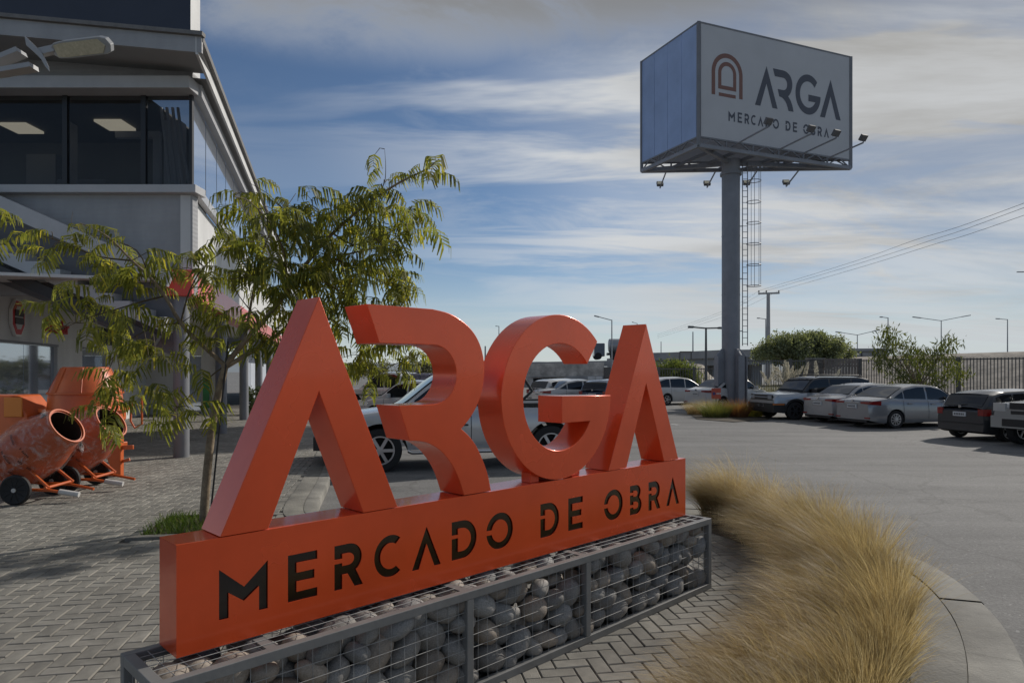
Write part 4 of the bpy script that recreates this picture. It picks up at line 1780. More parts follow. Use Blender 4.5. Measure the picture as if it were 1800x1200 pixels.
def grass_blades(rs, n, base, spread, length, lean, lean_amt, fan, w=.0016):
    """curved thin blades: arrays of verts, quads"""
    seg = 5
    a = rs.uniform(0, 2 * np.pi, n)
    q = np.sqrt(rs.rand(n)) * spread
    b = np.stack([base[0] + q * np.cos(a), base[1] + q * np.sin(a), np.full(n, base[2])], 1)
    L = length * rs.uniform(.55, 1.12, n)
    out = np.stack([np.cos(a), np.sin(a)], 1) * (q / max(spread, 1e-6) * fan)[:, None] + rs.normal(0, .13, (n, 2))
    ln = np.array(lean)[None, :] * (lean_amt * rs.uniform(.6, 1.35, n))[:, None]
    V = np.zeros((n, seg + 1, 2, 3))
    az = rs.uniform(0, 2 * np.pi, n)
    sd = np.stack([np.cos(az), np.sin(az), np.zeros(n)], 1)
    p = b.copy()
    for i in range(seg + 1):
        s = i / seg
        ww = w * (1 - .75 * s)
        V[:, i, 0] = p - sd * ww
        V[:, i, 1] = p + sd * ww
        h = out * (.35 + .9 * s) + ln * (s ** 1.3) * 2.0
        up = 1.0 - 1.15 * s * np.minimum(1.2, np.linalg.norm(ln, axis=1) + .25)
        d = np.concatenate([h, up[:, None]], 1)
        d /= np.linalg.norm(d, axis=1)[:, None]
        p = p + d * (L / seg)[:, None]
    V[:, :, :, 2] = np.maximum(V[:, :, :, 2], base[2] + .004)
    idx = np.arange(n * (seg + 1) * 2).reshape(n, seg + 1, 2)
    F = np.stack([idx[:, :-1, 0], idx[:, :-1, 1], idx[:, 1:, 1], idx[:, 1:, 0]], -1).reshape(-1, 4)
    return V.reshape(-1, 3), F


def make_feather_grass():
    rs = np.random.RandomState(4)
    # tussock foot, blade length, lean direction (wind blows to the left and towards the camera)
    # foot, length, wind, lean, blades
    T = [((2.40, 8.10), .80, (-.95, -.25), .85, 3000), ((2.72, 7.75), .72, (-.9, -.1), .7, 2600), ((2.82, 7.2), .60, (-.9, .1), .7, 2400), ((2.86, 6.6), .62, (-.75, .2), .5, 2500),
         ((2.84, 6.05), .60, (-.7, .1), .5, 2500), ((2.74, 5.5), .60, (-.7, .1), .5, 2500), ((2.60, 5.0), .56, (-.7, .0), .48, 2500), ((2.40, 4.5), .54, (-.7, .0), .48, 2500),
         ((2.12, 4.05), .52, (-.7, .0), .5, 2500), ((1.85, 3.65), .48, (-.7, .0), .5, 2500), ((1.55, 3.3), .45, (-.7, .05), .5, 2300), ((1.2, 2.95), .42, (-.7, .1), .5, 2200), ((.85, 2.65), .38, (-.7, .1), .5, 2000),
         ((2.50, 6.9), .60, (-1, -.05), .95, 2600), ((2.53, 6.25), .56, (-1, -.1), .95, 2600), ((2.43, 5.6), .54, (-1, -.15), .95, 2600), ((2.22, 5.05), .54, (-1, -.1), .95, 2600),
         ((1.92, 4.55), .52, (-1, -.1), .95, 2600), ((1.62, 4.1), .48, (-1, -.05), .95, 2500), ((1.34, 3.7), .45, (-1, .0), .95, 2400), ((1.02, 3.3), .40, (-1, .0), .9, 2200), ((.75, 3.0), .34, (-1, .0), .9, 1800)]
    V, F, o = [], [], 0
    for (xy, L, d, am, nb_) in T:
        xy = (xy[0] + rs.uniform(-.05, .05), xy[1] + rs.uniform(-.06, .06))
        L *= rs.uniform(.9, 1.12)
        for (n_, sp, L_, a_, fan, w_) in ((nb_, .17, L, am, .8, .0016), (int(nb_ * .12), .2, L * .6, am * .6, 1.4, .0026), (55, .22, L * 1.3, am * .85, 1.2, .0014)):
            v, f = grass_blades(rs, n_, (xy[0], xy[1], 0.0), sp, L_, d, a_, fan, w_)
            V.append(v)
            F.append(f + o)
            o += len(v)
    g_ = np_mesh('feather_grass', np.concatenate(V), np.concatenate(F), M_straw)
    g_['kind'] = 'stuff'
    tag(g_, 'dense band of tall straw coloured feather grass along the curved kerb', 'grass')
    # dry soil strip they grow from
    l0, l1 = offset(edge, 0.70), offset(edge, 1.35)
    i0 = [i for i, p in enumerate(edge) if p.x > .7 and (p.y < 8.9)]
    m = MB()
    pts = []
    for i in i0:
        pts += [(l0[i].x, l0[i].y, .004), (l1[i].x, l1[i].y, .004)]
    m.add(pts, [(2 * k, 2 * k + 2, 2 * k + 3, 2 * k + 1) for k in range(len(i0) - 1)])
    struct(m.build('planting_strip', M_soil))


make_feather_grass()

# ------------------------------------------------------------------ vehicles

M_tyre = mat('tyre', (0.018, 0.018, 0.019), 0.85, var=.2, scale=15)
M_rim = mat('alloy_rim', (0.50, 0.50, 0.51), 0.32, .7, var=.08, scale=6)
M_rimdark = mat('dark_rim', (0.06, 0.06, 0.065), 0.4, .4)
M_under_shade = mat('underbody_and_shade_black', (0.008, 0.008, 0.008), 0.9)  # black of undersides and gaps, also stands in for shade in recesses
M_carglass = mat('car_glass', (0.010, 0.012, 0.015), 0.05, spec=0.55)
M_trim = mat('black_trim', (0.016, 0.016, 0.017), 0.5, var=.1, scale=8)
M_tail = mat('tail_lamp', (0.22, 0.008, 0.008), 0.15, coat=.6)
M_head = mat('head_lamp', (0.45, 0.46, 0.47), 0.12, .3, coat=.6)
M_plate = mat('number_plate', (0.55, 0.56, 0.56), 0.45)
M_plate_txt = mat('plate_print', (0.03, 0.03, 0.04), 0.5)
M_chrome = mat('chrome', (0.55, 0.55, 0.56), 0.15, .9)
M_amber = mat('amber_lens', (0.55, 0.16, 0.02), .3)


def paint(name, col, rough=.24, metal=.35):
    return mat(name, col, rough, metal, var=.05, scale=1.3, coat=.5, bump=.008, bscale=3)


P_silver = paint('silver_paint', (0.27, 0.275, 0.285))
P_silver2 = paint('light_silver_paint', (0.33, 0.335, 0.345))
P_white = paint('white_paint', (0.50, 0.50, 0.49), .3, .0)
P_pick = paint('pickup_silver', (0.50, 0.505, 0.515))
P_grey = paint('charcoal_paint', (0.035, 0.038, 0.044), .3, .3)
P_ice = paint('ice_silver_paint', (0.38, 0.41, 0.44))
P_suv = paint('pale_grey_paint', (0.33, 0.335, 0.33))
P_blue = paint('dark_blue_paint', (0.03, 0.05, 0.09))


def interp(pts, x):
    if x <= pts[0][0]:
        return pts[0][1]
    for (x0, z0), (x1, z1) in zip(pts[:-1], pts[1:]):
        if x <= x1:
            s = (x - x0) / (x1 - x0)
            s2 = s * s * (3 - 2 * s)
            s = .6 * s + .4 * s2
            return z0 + (z1 - z0) * s
    return pts[-1][1]


WHEELS = {}


def wheel_meshes(r, style):
    if (r, style) in WHEELS:
        return WHEELS[(r, style)]
    Mw = Matrix.Rotation(PI / 2, 4, 'X')
    w = .105
    ty = MB().lathe([(r * .62, -w * .8), (r * .9, -w), (r * .975, -w * .9), (r, -w * .6), (r, w * .6), (r * .975, w * .9), (r * .9, w), (r * .62, w * .8)], 36, Mw, closed=True)
    rm = MB()
    for sg in (-1, 1):
        rm.m(0).lathe([(r * .64, sg * w * .8), (r * .66, sg * w * .92), (r * .60, sg * w * .92), (r * .58, sg * w * .6)], 36, Mw, closed=True)
        rm.m(1).lathe([(r * .58, sg * w * .6), (r * .57, sg * w * .3), (0.001, sg * w * .3)], 36, Mw, closed=True)  # recess behind the spokes, its shade put in as black
    rm.m(0)
    n = {'ten': 10, 'six': 6, 'five': 5}[style]
    for sgn in (-1, 1):
        for k in range(n):
            a = 2 * PI * k / n
            p0 = Vector((.05 * math.cos(a), sgn * w * .86, .05 * math.sin(a)))
            a2 = a + (.16 if style == 'ten' else 0)
            p1 = Vector((r * .61 * math.cos(a2), sgn * w * .82, r * .61 * math.sin(a2)))
            rm.beam(p0, p1, .028 if style == 'ten' else .055, .03, (0, 1, 0))
        rm.lathe([(.055, 0), (.055, .02), (0.001, .022)], 12, Matrix.Translation((0, sgn * w * .86, 0)) @ Matrix.Rotation(-sgn * PI / 2, 4, 'X'), closed=True)
    WHEELS[(r, style)] = (ty, rm)
    return WHEELS[(r, style)]


def make_car(name, label, cat, loc, rotz, S, group='cars parked in the lot'):
    """S: L, W, zb, top [(x,z)] belt/bonnet line rear to front, roof [(x,z)] rear to front, wheels (xr, xf), r, windows [(x0,x1)], paint ..."""
    t = thing(name, label, cat, loc, rotz, group)
    L, Wd, zb = S['L'], S['W'], S['zb']
    hl = L / 2
    top = S['top']
    xr, xf = S['wheels']
    r = S['r']
    ar = r + S.get('arch', .055)
    pm = S['paint']
    taper = S.get('taper', .14)

    def halfw(x):
        q = max(0, (abs(x) - (hl - .75)) / .75)
        return Wd / 2 * (1 - taper * q ** 2.6)

    def bottom(x):
        z = zb + .10 * max(0, (abs(x) - (hl - .5)) / .5) ** 2
        for xw in (xr, xf):
            d = abs(x - xw)
            if d < ar:
                z = max(z, r * .98 + math.sqrt(ar * ar - d * d))
        return z

    def topz(x):
        q = max(0, (abs(x) - (hl - .14)) / .14)
        return interp(top, x) - .07 * q ** 2
    xs = set([-hl, hl])
    for k in range(44):
        xs.add(-hl + L * k / 43)
    for q in (.02, .05, .09, .14, .2):
        xs.add(-hl + q)
        xs.add(hl - q)
    for xw in (xr, xf):
        for k in range(15):
            xs.add(xw - ar * math.cos(PI * k / 14))
        xs.add(xw - ar - .002)
        xs.add(xw + ar + .002)
    xs = sorted(xs)

    def section(x):
        w, zt, b = halfw(x), topz(x), bottom(x)
        h = zt - zb
        raw = [(0, b), (.80 * w, b), (.945 * w, b), (.985 * w, zb + .07), (1.0 * w, zb + .33 * h), (1.0 * w, zb + .56 * h), (.985 * w, zb + .74 * h), (.962 * w, zt - .06), (.925 * w, zt - .012), (.86 * w, zt + .004), (.5 * w, zt + .022), (0, zt + .03)]
        out = []
        for i, (y, z) in enumerate(raw):
            if i >= 3:
                z = max(z, b + .002 * (i - 2))
            out.append((y, min(z, zt + .03)))
        return out
    secs = [section(x) for x in xs]
    m = len(secs[0])
    bd = MB()
    vs = []
    for x, sc in zip(xs, secs):
        for y, z in sc:
            vs.append((x, y, z))
        for y, z in sc:
            vs.append((x, -y, z))
    fs, ms = [], []
    for i in range(len(xs) - 1):
        a, b = i * 2 * m, (i + 1) * 2 * m
        for k in range(m - 1):
            fs.append((a + k, a + k + 1, b + k + 1, b + k)[::-1])
            fs.append((a + m + k, b + m + k, b + m + k + 1, a + m + k + 1)[::-1])
            ms += [1 if k < 2 else 0] * 2
    for i, fl in ((0, 1), (len(xs) - 1, 0)):
        a = i * 2 * m
        f = [a + k for k in range(m)] + [a + m + k for k in range(m - 1, -1, -1)]
        fs.append(tuple(f if fl else f[::-1]))
        ms.append(0)
    bd.add(vs, fs)
    bd.mi = ms
    body = bd.build('body', [pm, M_under_shade], t, smooth=28)

    # ---- cabin
    roof = S['roof']
    x0, x1 = roof[0][0], roof[-1][0]
    zr = max(z for _, z in roof)
    tum = S.get('tumble', .76)

    def rz(x):
        return interp(roof, x)

    def cab(x):
        w = halfw(x)
        zt, g = topz(x) - .012, max(topz(x) - .012, rz(x))
        f = min(1, (g - zt) / (zr - zt + 1e-6))
        ye = .905 * w
        yt = ye + (tum * Wd / 2 - ye) * f
        return ye, zt, yt, g
    n = 34
    cx = [x0 + (x1 - x0) * k / n for k in range(n + 1)]
    cb = MB()
    vs = []
    for x in cx:
        ye, zt, yt, g = cab(x)
        half = [(ye, zt), (ye + (yt - ye) * .5 + .012, zt + (g - zt) * .5), (yt + .006, g - .07 * (g > zt + .08)), (yt - .05, g - .016), (yt * .5, g + .012), (0, g + .02)]
        vs += [(x, y, z) for y, z in half] + [(x, -y, z) for y, z in half]
    fs = []
    for i in range(n):
        a, b = i * 12, (i + 1) * 12
        for k in range(5):
            fs.append((a + k, a + k + 1, b + k + 1, b + k)[::-1])
            fs.append((a + 6 + k, b + 6 + k, b + 7 + k, a + 7 + k)[::-1])
    cb.add(vs, fs)
    cb.build('cabin', S.get('cabin_paint', pm), t, smooth=38)

    def side_pt(x, f, sg, off=.006):
        ye, zt, yt, g = cab(x)
        y = ye + (yt - ye) * f + .012 * (1 - abs(2 * f - 1))
        return (x, sg * (y + off), zt + (g - zt) * f)
    for (wa, wb) in S['windows']:
        for sg in (-1, 1):
            b = MB()
            N_ = 12
            pts = []
            for k in range(N_ + 1):
                x = wa + (wb - wa) * k / N_
                ye, zt, yt, g = cab(x)
                h = g - zt
                f0 = min(.9, .035 / max(h, .04))
                f1 = max(f0, 1 - .085 / max(h, .086))
                pts += [side_pt(x, f0, sg), side_pt(x, (f0 + f1) / 2, sg), side_pt(x, f1, sg)]
            fs = []
            for k in range(N_):
                for j in range(2):
                    q = (3 * k + j, 3 * k + j + 1, 3 * k + 3 + j + 1, 3 * k + 3 + j)
                    fs.append(q[::-1] if sg > 0 else q)
            b.add(pts, fs)
            b.build('side_window', M_carglass, t, smooth=60)

    def screen(name, xa, xb, frac):
        b = MB()
        pts = []
        for k in range(9):
            x = xa + (xb - xa) * k / 8
            ye, zt, yt, g = cab(x)
            yy = (yt - .045) * frac
            pts += [(x, y, g + .02 - .02 * abs(y / max(.1, yt)) ** 1.5 + .012) for y in (-yy, -yy * .5, 0, yy * .5, yy)]
        b.add(pts, [(5 * k + j, 5 * k + j + 1, 5 * k + 6 + j, 5 * k + 5 + j)[::-1] for k in range(8) for j in range(4)])
        b.build(name, M_carglass, t, smooth=60)
    screen('windscreen', *S['wind'], .99)
    screen('rear_window', *S['rear'], .95)

    def wrap(name, end, x_in, y_in, z0, z1, m, off=.012, both=True, parent=None):
        """strip that follows the plan outline round the corner of the body"""
        for sg in ((-1, 1) if both else (1,)):
            line = []
            K = 7
            for k in range(K + 1):
                x = end * (x_in + (hl - x_in) * k / K)
                line.append((x + end * off * k / K, sg * (halfw(x) * .985 + off)))
            ye = halfw(end * hl)
            for k in range(1, 5):
                line.append((end * (hl + off), sg * (ye + (y_in - ye) * k / 4)))
            b = MB()
            pts = []
            for i, (x, y) in enumerate(line):
                zz1 = z1(i / (len(line) - 1)) if callable(z1) else z1
                zz0 = z0(i / (len(line) - 1)) if callable(z0) else z0
                pts += [(x, y, zz0), (x, y, zz1), (x - end * .03, y * .97, zz1), (x - end * .03, y * .97, zz0)]
            fs = []
            for i in range(len(line) - 1):
                for k in range(4):
                    k2 = (k + 1) % 4
                    fs.append((4 * i + k, 4 * i + k2, 4 * i + 4 + k2, 4 * i + 4 + k))
            fs += [(0, 1, 2, 3), tuple(4 * (len(line) - 1) + k for k in (3, 2, 1, 0))]
            b.add(pts, fs)
            b.build(name, m, parent or t, smooth=35)

    def panel(name, end, y0, y1, z0, z1, m, off=.014, parent=None):
        b = MB()
        x = end * (hl + off)
        xi = end * (hl - .04)
        b.box(min(x, xi), max(x, xi), y0, y1, z0, z1)
        return b.build(name, m, parent or t, bevel=.006)
    S['detail'](t, wrap, panel, hl, halfw, topz)
    # ---- plates
    for end in (-1, 1):
        zc = S.get('plate_z', (.78, .45))[0 if end < 0 else 1]
        p = panel('number_plate', end, -.2, .2, zc - .065, zc + .065, M_plate, .03)
        b = MB()
        for k in range(6):
            y = -.15 + k * .055
            b.box(*sorted((end * (hl + .032), end * (hl + .0305))), y, y + .035, zc - .03, zc + .03)
        o = b.build('plate_characters', M_plate_txt, p)
    # ---- mirrors, handles, sill line
    xm = S['wind'][0] if S['wind'][0] > S['wind'][1] else S['wind'][1]
    xm = S.get('mirror_x', xm - .42)
    for sg in (-1, 1):
        y = halfw(xm) * .93
        zt = topz(xm)
        b = MB()
        b.obox((xm, sg * (y + .13), zt + .09), (.06, 0, 0), (0, .10, 0), (0, 0, .075))
        b.beam((xm, sg * (y - .04), zt + .02), (xm, sg * (y + .1), zt + .07), .05, .04)
        b.build('mirror', S.get('mirror_mat', pm), t, bevel=.025)
        for xh in S.get('handles', ()):
            MB().box(xh - .1, xh + .1, *sorted((sg * (halfw(xh) * .982), sg * (halfw(xh) * .985 + .03))), topz(xh) - .15, topz(xh) - .115).build('door_handle', S.get('handle_mat', pm), t, bevel=.008)
        for xd in S.get('gaps', ()):
            w_ = halfw(xd)
            zt = topz(xd)
            hh = zt - zb
            b = MB()
            pts = [(.988, zb + .09), (1.002, zb + .33 * hh), (1.002, zb + .56 * hh), (.987, zb + .74 * hh), (.963, zt - .06), (.93, zt - .02)]
            vs = []
            for f_, z in pts:
                vs += [(xd - .006, sg * (f_ * w_ + .002), z), (xd + .006, sg * (f_ * w_ + .002), z)]
            b.add(vs, [(2 * k, 2 * k + 1, 2 * k + 3, 2 * k + 2) for k in range(len(pts) - 1)])
            b.build('door_gap', M_under_shade, t)
    # ---- wheels
    ty, rm = wheel_meshes(r, S.get('rim', 'five'))
    first = S.get('_w')
    tm = rmm = None
    for xw in (xr, xf):
        for sg in (-1, 1):
            if tm is None:
                o = ty.build('wheel', M_tyre, t, smooth=35)
                q = rm.build('rim', [S.get('rim_mat', M_rim), M_under_shade], o, smooth=35)
                tm, rmm = o.data, q.data
            else:
                o = bpy.data.objects.new('wheel', tm)
                q = bpy.data.objects.new('rim', rmm)
                C.objects.link(o)
                C.objects.link(q)
                o.parent = t
                q.parent = o
            o.location = (xw, sg * (Wd / 2 - .115), r)
    return t


def det_sedan(t, wrap, panel, hl, halfw, topz):
    wrap('tail_lamp', -1, hl - .36, .36, lambda s: .79 + .05 * s, lambda s: .94 - .04 * s, M_tail)
    wrap('head_lamp', 1, hl - .45, .42, .60, lambda s: .76 - .04 * s, M_head)
    panel('grille', 1, -.55, .55, .32, .52, M_trim)
    panel('badge', -1, -.05, .05, .90, .97, M_chrome)
    panel('boot_garnish', -1, -.3, .3, .86, .885, M_chrome)
    for y in (-.72, .52):
        panel('rear_reflector', -1, y, y + .2, .33, .38, M_tail)
    panel('bumper_lower', -1, -.62, .62, .2, .27, M_trim)


def det_hatch(t, wrap, panel, hl, halfw, topz):
    wrap('tail_lamp', -1, hl - .2, .56, .76, .95, M_tail)
    wrap('head_lamp', 1, hl - .45, .42, .62, .80, M_head)
    panel('grille', 1, -.5, .5, .36, .56, M_trim)
    panel('rear_bumper_strip', -1, -.7, .7, .50, .54, M_trim)
    panel('badge', -1, -.04, .04, .97, 1.04, M_chrome)
    MB().beam((-hl + .02, .35, 1.02), (-hl + .1, -.15, 1.07), .02, .02).build('rear_wiper', M_trim, t)


def det_box_suv(t, wrap, panel, hl, halfw, topz):
    panel('grille', 1, -.72, .72, .78, 1.0, M_trim, .02)
    panel('grille_bar', 1, -.42, .42, .875, .915, M_head, .03)
    for s in (-1, 1):
        panel('head_lamp', 1, *sorted((s * .45, s * .70)), .82, .96, M_head, .032)
    wrap('front_bumper', 1, hl - .40, 0.0, .30, .66, M_trim, .03)
    wrap('rear_bumper', -1, hl - .40, 0.0, .30, .62, M_trim, .03)
    wrap('tail_lamp', -1, hl - .16, .52, .8, 1.05, M_tail)
    wrap('turn_lens', 1, hl - .36, .80, .60, .645, M_amber, .034)
    # roof rails
    for s in (-1, 1):
        MB().tube([(-1.75, s * .62, 1.70), (-1.6, s * .62, 1.77), (.1, s * .62, 1.78), (.3, s * .62, 1.71)], .022, 8).build('roof_rail', M_trim, t, smooth=40)
    # black wheel-arch lips
    for xw in (-1.33, 1.34):
        for s in (-1, 1):
            b = MB()
            pts = []
            for k in range(17):
                a = PI * k / 16
                for rad in (.40, .49):
                    x, z = xw - rad * math.cos(a), .36 + rad * math.sin(a)
                    pts += [(x, s * (halfw(x) * 1.0 + .012), z)]
            b.add(pts, [(2 * k, 2 * k + 1, 2 * k + 3, 2 * k + 2) for k in range(16)])
            b.build('arch_lip', M_trim, t)


def det_offroad(t, wrap, panel, hl, halfw, topz):
    panel('grille', 1, -.45, .45, .92, 1.08, M_trim, .02)
    panel('grille_slot', 1, -.42, .42, .80, .88, M_trim, .02)
    panel('badge', 1, -.09, .09, .93, 1.05, M_chrome, .035)
    wrap('head_lamp', 1, hl - .3, .55, .86, 1.06, M_head)
    wrap('front_bumper', 1, hl - .5, 0.0, .46, .74, P_suv, .05)
    panel('air_intake', 1, -.6, .6, .5, .68, M_trim, .07)
    wrap('tail_lamp', -1, hl - .2, .6, .8, 1.1, M_tail)


def det_pickup(t, wrap, panel, hl, halfw, topz):
    panel('grille', 1, -.55, .55, .72, 1.0, M_trim, .02)
    wrap('head_lamp', 1, hl - .42, .56, .80, .98, M_head)
    wrap('front_bumper', 1, hl - .42, 0.0, .40, .64, M_trim, .035)
    wrap('tail_lamp', -1, hl - .14, .66, .72, 1.08, M_tail)
    wrap('rear_bumper', -1, hl - .2, 0.0, .42, .58, M_chrome, .04)
    # bed: black load rails and cover
    for s in (-1, 1):
        MB().box(-hl + .06, -.95, *sorted((s * .80, s * .88)), 1.13, 1.19).build('bed_rail', M_trim, t, bevel=.01)
        MB().tube([(-1.0, s * .66, 1.18), (-1.25, s * .66, 1.40), (-1.05, s * .62, 1.72)], .03, 8).build('sport_bar', M_trim, t, smooth=40)
        # side step
        MB().tube([(-.75, s * .88, .36), (-.7, s * .93, .34), (1.0, s * .93, .34), (1.05, s * .88, .36)], .035, 8).build('side_step', M_chrome, t, smooth=40)
        MB().box(.0, 1.5, *sorted((s * .90, s * .985)), .80, .83).build('side_moulding', M_trim, t)
    MB().box(-hl + .1, -1.0, -.78, .78, 1.125, 1.16).build('bed_cover', M_trim, t)
    panel('badge', 1, -.08, .08, .8, .92, M_chrome, .03)


SEDAN = dict(L=4.42, W=1.73, taper=.2, zb=.19, top=[(-2.21, .92), (-1.55, 1.02), (-.9, .98), (.9, .93), (1.5, .90), (2.0, .78), (2.21, .62)],
             roof=[(-1.62, 1.0), (-.75, 1.40), (-.25, 1.475), (.25, 1.47), (.62, 1.40), (1.42, .90)], wheels=(-1.28, 1.32), r=.305,
             windows=[(-1.32, -.93), (-.88, -.02), (.06, .98)], wind=(.66, 1.38), rear=(-1.52, -.80), handles=(-.72, .22), gaps=(-.98, .02, .98), rim='ten', detail=det_sedan, plate_z=(.74, .38), mirror_x=.86)
HATCH = dict(L=3.95, W=1.68, zb=.19, top=[(-1.97, .92), (-1.5, .96), (.8, .90), (1.3, .88), (1.75, .76), (1.97, .62)],
             roof=[(-1.93, .98), (-1.62, 1.36), (-1.2, 1.46), (0, 1.50), (.4, 1.45), (1.22, .90)], wheels=(-1.2, 1.26), r=.30,
             windows=[(-1.5, -.95), (-.88, -.05), (.02, .8)], wind=(.46, 1.18), rear=(-1.9, -1.62), handles=(-.75, .2), gaps=(-.9, 0, .88), rim='five', detail=det_hatch, plate_z=(.78, .4), mirror_x=.66)
MPV = dict(HATCH, L=4.2, W=1.75, top=[(-2.1, .95), (-1.5, .98), (.9, .93), (1.4, .90), (1.9, .76), (2.1, .60)], roof=[(-2.02, 1.0), (-1.7, 1.42), (-1.2, 1.53), (-.2, 1.56), (.3, 1.5), (1.5, .92)],
           wheels=(-1.28, 1.34), r=.315, windows=[(-1.72, -1.05), (-.98, -.02), (.05, 1.0)], wind=(.4, 1.44), rear=(-1.98, -1.7), gaps=(-1.0, .02, 1.05), mirror_x=.86)
BOXSUV = dict(L=4.38, W=1.86, zb=.26, top=[(-2.19, 1.06), (-1.5, 1.10), (.8, 1.08), (1.0, 1.07), (2.05, 1.02), (2.19, .90)],
              roof=[(-2.12, 1.12), (-1.95, 1.62), (-1.6, 1.70), (.1, 1.71), (.45, 1.66), (1.08, 1.08)], wheels=(-1.33, 1.34), r=.36, arch=.06, taper=.07, tumble=.80,
              windows=[(-1.88, -1.18), (-1.1, -.22), (-.14, .72)], wind=(.48, 1.04), rear=(-2.1, -1.97), handles=(-.85, .1), gaps=(-1.15, -.18, .82), rim='six', rim_mat=M_rimdark, detail=det_box_suv,
              plate_z=(.8, .56), mirror_mat=M_trim, cabin_paint=P_grey, mirror_x=.62)
OFFROAD = dict(L=4.7, W=1.88, zb=.40, top=[(-2.35, 1.1), (-1.5, 1.14), (.8, 1.10), (1.2, 1.10), (2.1, 1.06), (2.35, .98)],
               roof=[(-2.28, 1.16), (-2.1, 1.74), (-1.6, 1.83), (.2, 1.83), (.55, 1.76), (1.25, 1.10)], wheels=(-1.35, 1.42), r=.39, arch=.09, taper=.10, tumble=.76,
               windows=[(-2.0, -1.2), (-1.12, -.2), (-.12, .8)], wind=(.6, 1.2), rear=(-2.26, -2.12), handles=(-.85, .1), gaps=(-1.16, -.16, .9), rim='six', detail=det_offroad, plate_z=(.9, .62), mirror_x=.74)
PICKUP = dict(L=5.3, W=1.86, zb=.38, top=[(-2.65, 1.10), (-1.1, 1.12), (-.9, 1.13), (.8, 1.10), (1.2, 1.10), (2.3, .98), (2.65, .82)],
              roof=[(-1.02, 1.13), (-.86, 1.66), (-.5, 1.77), (.1, 1.78), (.4, 1.72), (1.32, 1.10)], wheels=(-1.55, 1.55), r=.385, arch=.09, taper=.12, tumble=.76,
              windows=[(-.82, -.1), (-.02, .95)], wind=(.44, 1.28), rear=(-1.0, -.88), handles=(-.62, .2), gaps=(-.9, -.06, 1.0), rim='six', detail=det_pickup, plate_z=(.62, .5), mirror_x=.78, mirror_mat=M_chrome)


def gpt(u, v):
    return G(u, v, ASPH)


def park(kind, name, label, cat, wheel_uv, which, head, paint_, scale=1.0, group='cars parked in the lot', zs=1.0, **kw):
    """put one tyre contact (axle, side) on the asphalt at the given pixel; head = heading angle"""
    S = dict(kind, paint=paint_, **kw)
    p = gpt(*wheel_uv)
    ax = S['wheels'][1] if which[0] == 'f' else S['wheels'][0]
    sy = (S['W'] / 2 - .115) * (1 if which[1] == 'l' else -1)
    c, s = math.cos(head), math.sin(head)
    off = Vector((ax * c - sy * s, ax * s + sy * c, 0)) * scale
    t = make_car(name, label, cat, p - off, head, S, group)
    t.scale = (scale, scale, scale * zs)
    return t


# foreground pickup, nose towards the plaza
park(PICKUP, 'pickup_truck', 'silver double cab pickup parked right behind the orange letters', 'pickup', (668, 829), 'fl', R(180 + 12), P_pick, 1.04)
# the row on the right
park(BOXSUV, 'boxy_suv', 'pale silver boxy SUV with black bumper beside the billboard column', 'SUV', (1396, 737.5), 'fl', R(180 + 12), P_ice, zs=.94)
park(SEDAN, 'silver_sedan', 'silver sedan squeezed between the boxy SUV and another silver sedan', 'car', (1503, 744), 'rr', R(18), P_silver2, roof=[(-1.70, 1.0), (-1.0, 1.38), (-.45, 1.47), (.2, 1.47), (.62, 1.40), (1.42, .90)], rim='five', zs=.94)
park(SEDAN, 'silver_sedan', 'silver sedan with red tail lamps seen whole beside the dark hatchback', 'car', (1571, 752.5), 'rr', R(16), P_silver, zs=.94)
park(HATCH, 'dark_hatchback', 'dark charcoal hatchback seen from behind near the right edge', 'car', (1768, 776), 'rr', R(15), P_grey, .95, zs=.94)
park(OFFROAD, 'offroad_suv', 'pale grey off road SUV front cut off by the right picture edge', 'SUV', (1793, 780), 'fr', R(180 + 20), P_suv)
# farther cars
park(MPV, 'white_minivan', 'white compact minivan side on, left of the billboard column', 'car', (1237, 710), 'fr', R(24), P_white, .95)
park(SEDAN, 'white_sedan', 'white sedan mostly hidden behind the billboard column', 'car', (1335, 717), 'fr', R(30), P_white)
park(HATCH, 'white_hatchback', 'white hatchback with red tail lamp seen through the letter G', 'car', (978, 717), 'rr', R(40), P_white, .95)
park(SEDAN, 'white_sedan', 'white sedan next to the hatchback seen through the letter G', 'car', (985, 719), 'rr', R(22), P_white, .95)
park(HATCH, 'blue_hatchback', 'dark blue hatchback beside the last letter A seen past the pickup bed', 'car', (1078, 722), 'rr', R(55), P_blue, .95)
park(PICKUP, 'white_pickup', 'white pickup loaded with grey bundles seen under the tree through the letter R', 'pickup', (725, 730), 'rl', R(150), P_white)
park(HATCH, 'white_hatchback', 'white hatchback in front of the loaded pickup seen through the letter R', 'car', (772, 748), 'rl', R(160), P_white)

# ------------------------------------------------------------------ billboard on its column

M_bsteel = mat('billboard_steel', (0.21, 0.22, 0.245), 0.5, .1, var=.14, scale=1.2)
M_bframe = mat('billboard_frame', (0.17, 0.175, 0.19), 0.5, .1, var=.1, scale=2)
M_bface = mat('billboard_canvas', (0.44, 0.45, 0.47), 0.55, var=.05, scale=.6, bump=.03, bscale=2)
M_bskytint = mat('sky_tinted_blank_canvas', (0.26, 0.35, 0.55), 0.35, var=.10, scale=.8, bump=.05, bscale=1.5)  # whitish blank canvas with the blue light of the sky put into its colour
M_bgrey = mat('slate_print', (0.062, 0.068, 0.088), .5)
M_brust = mat('rust_print', (0.18, 0.085, 0.065), .5)
M_fix = mat('floodlight', (0.10, 0.10, 0.105), .5)
M_lens = mat('floodlight_glass', (0.55, 0.53, 0.42), .2)


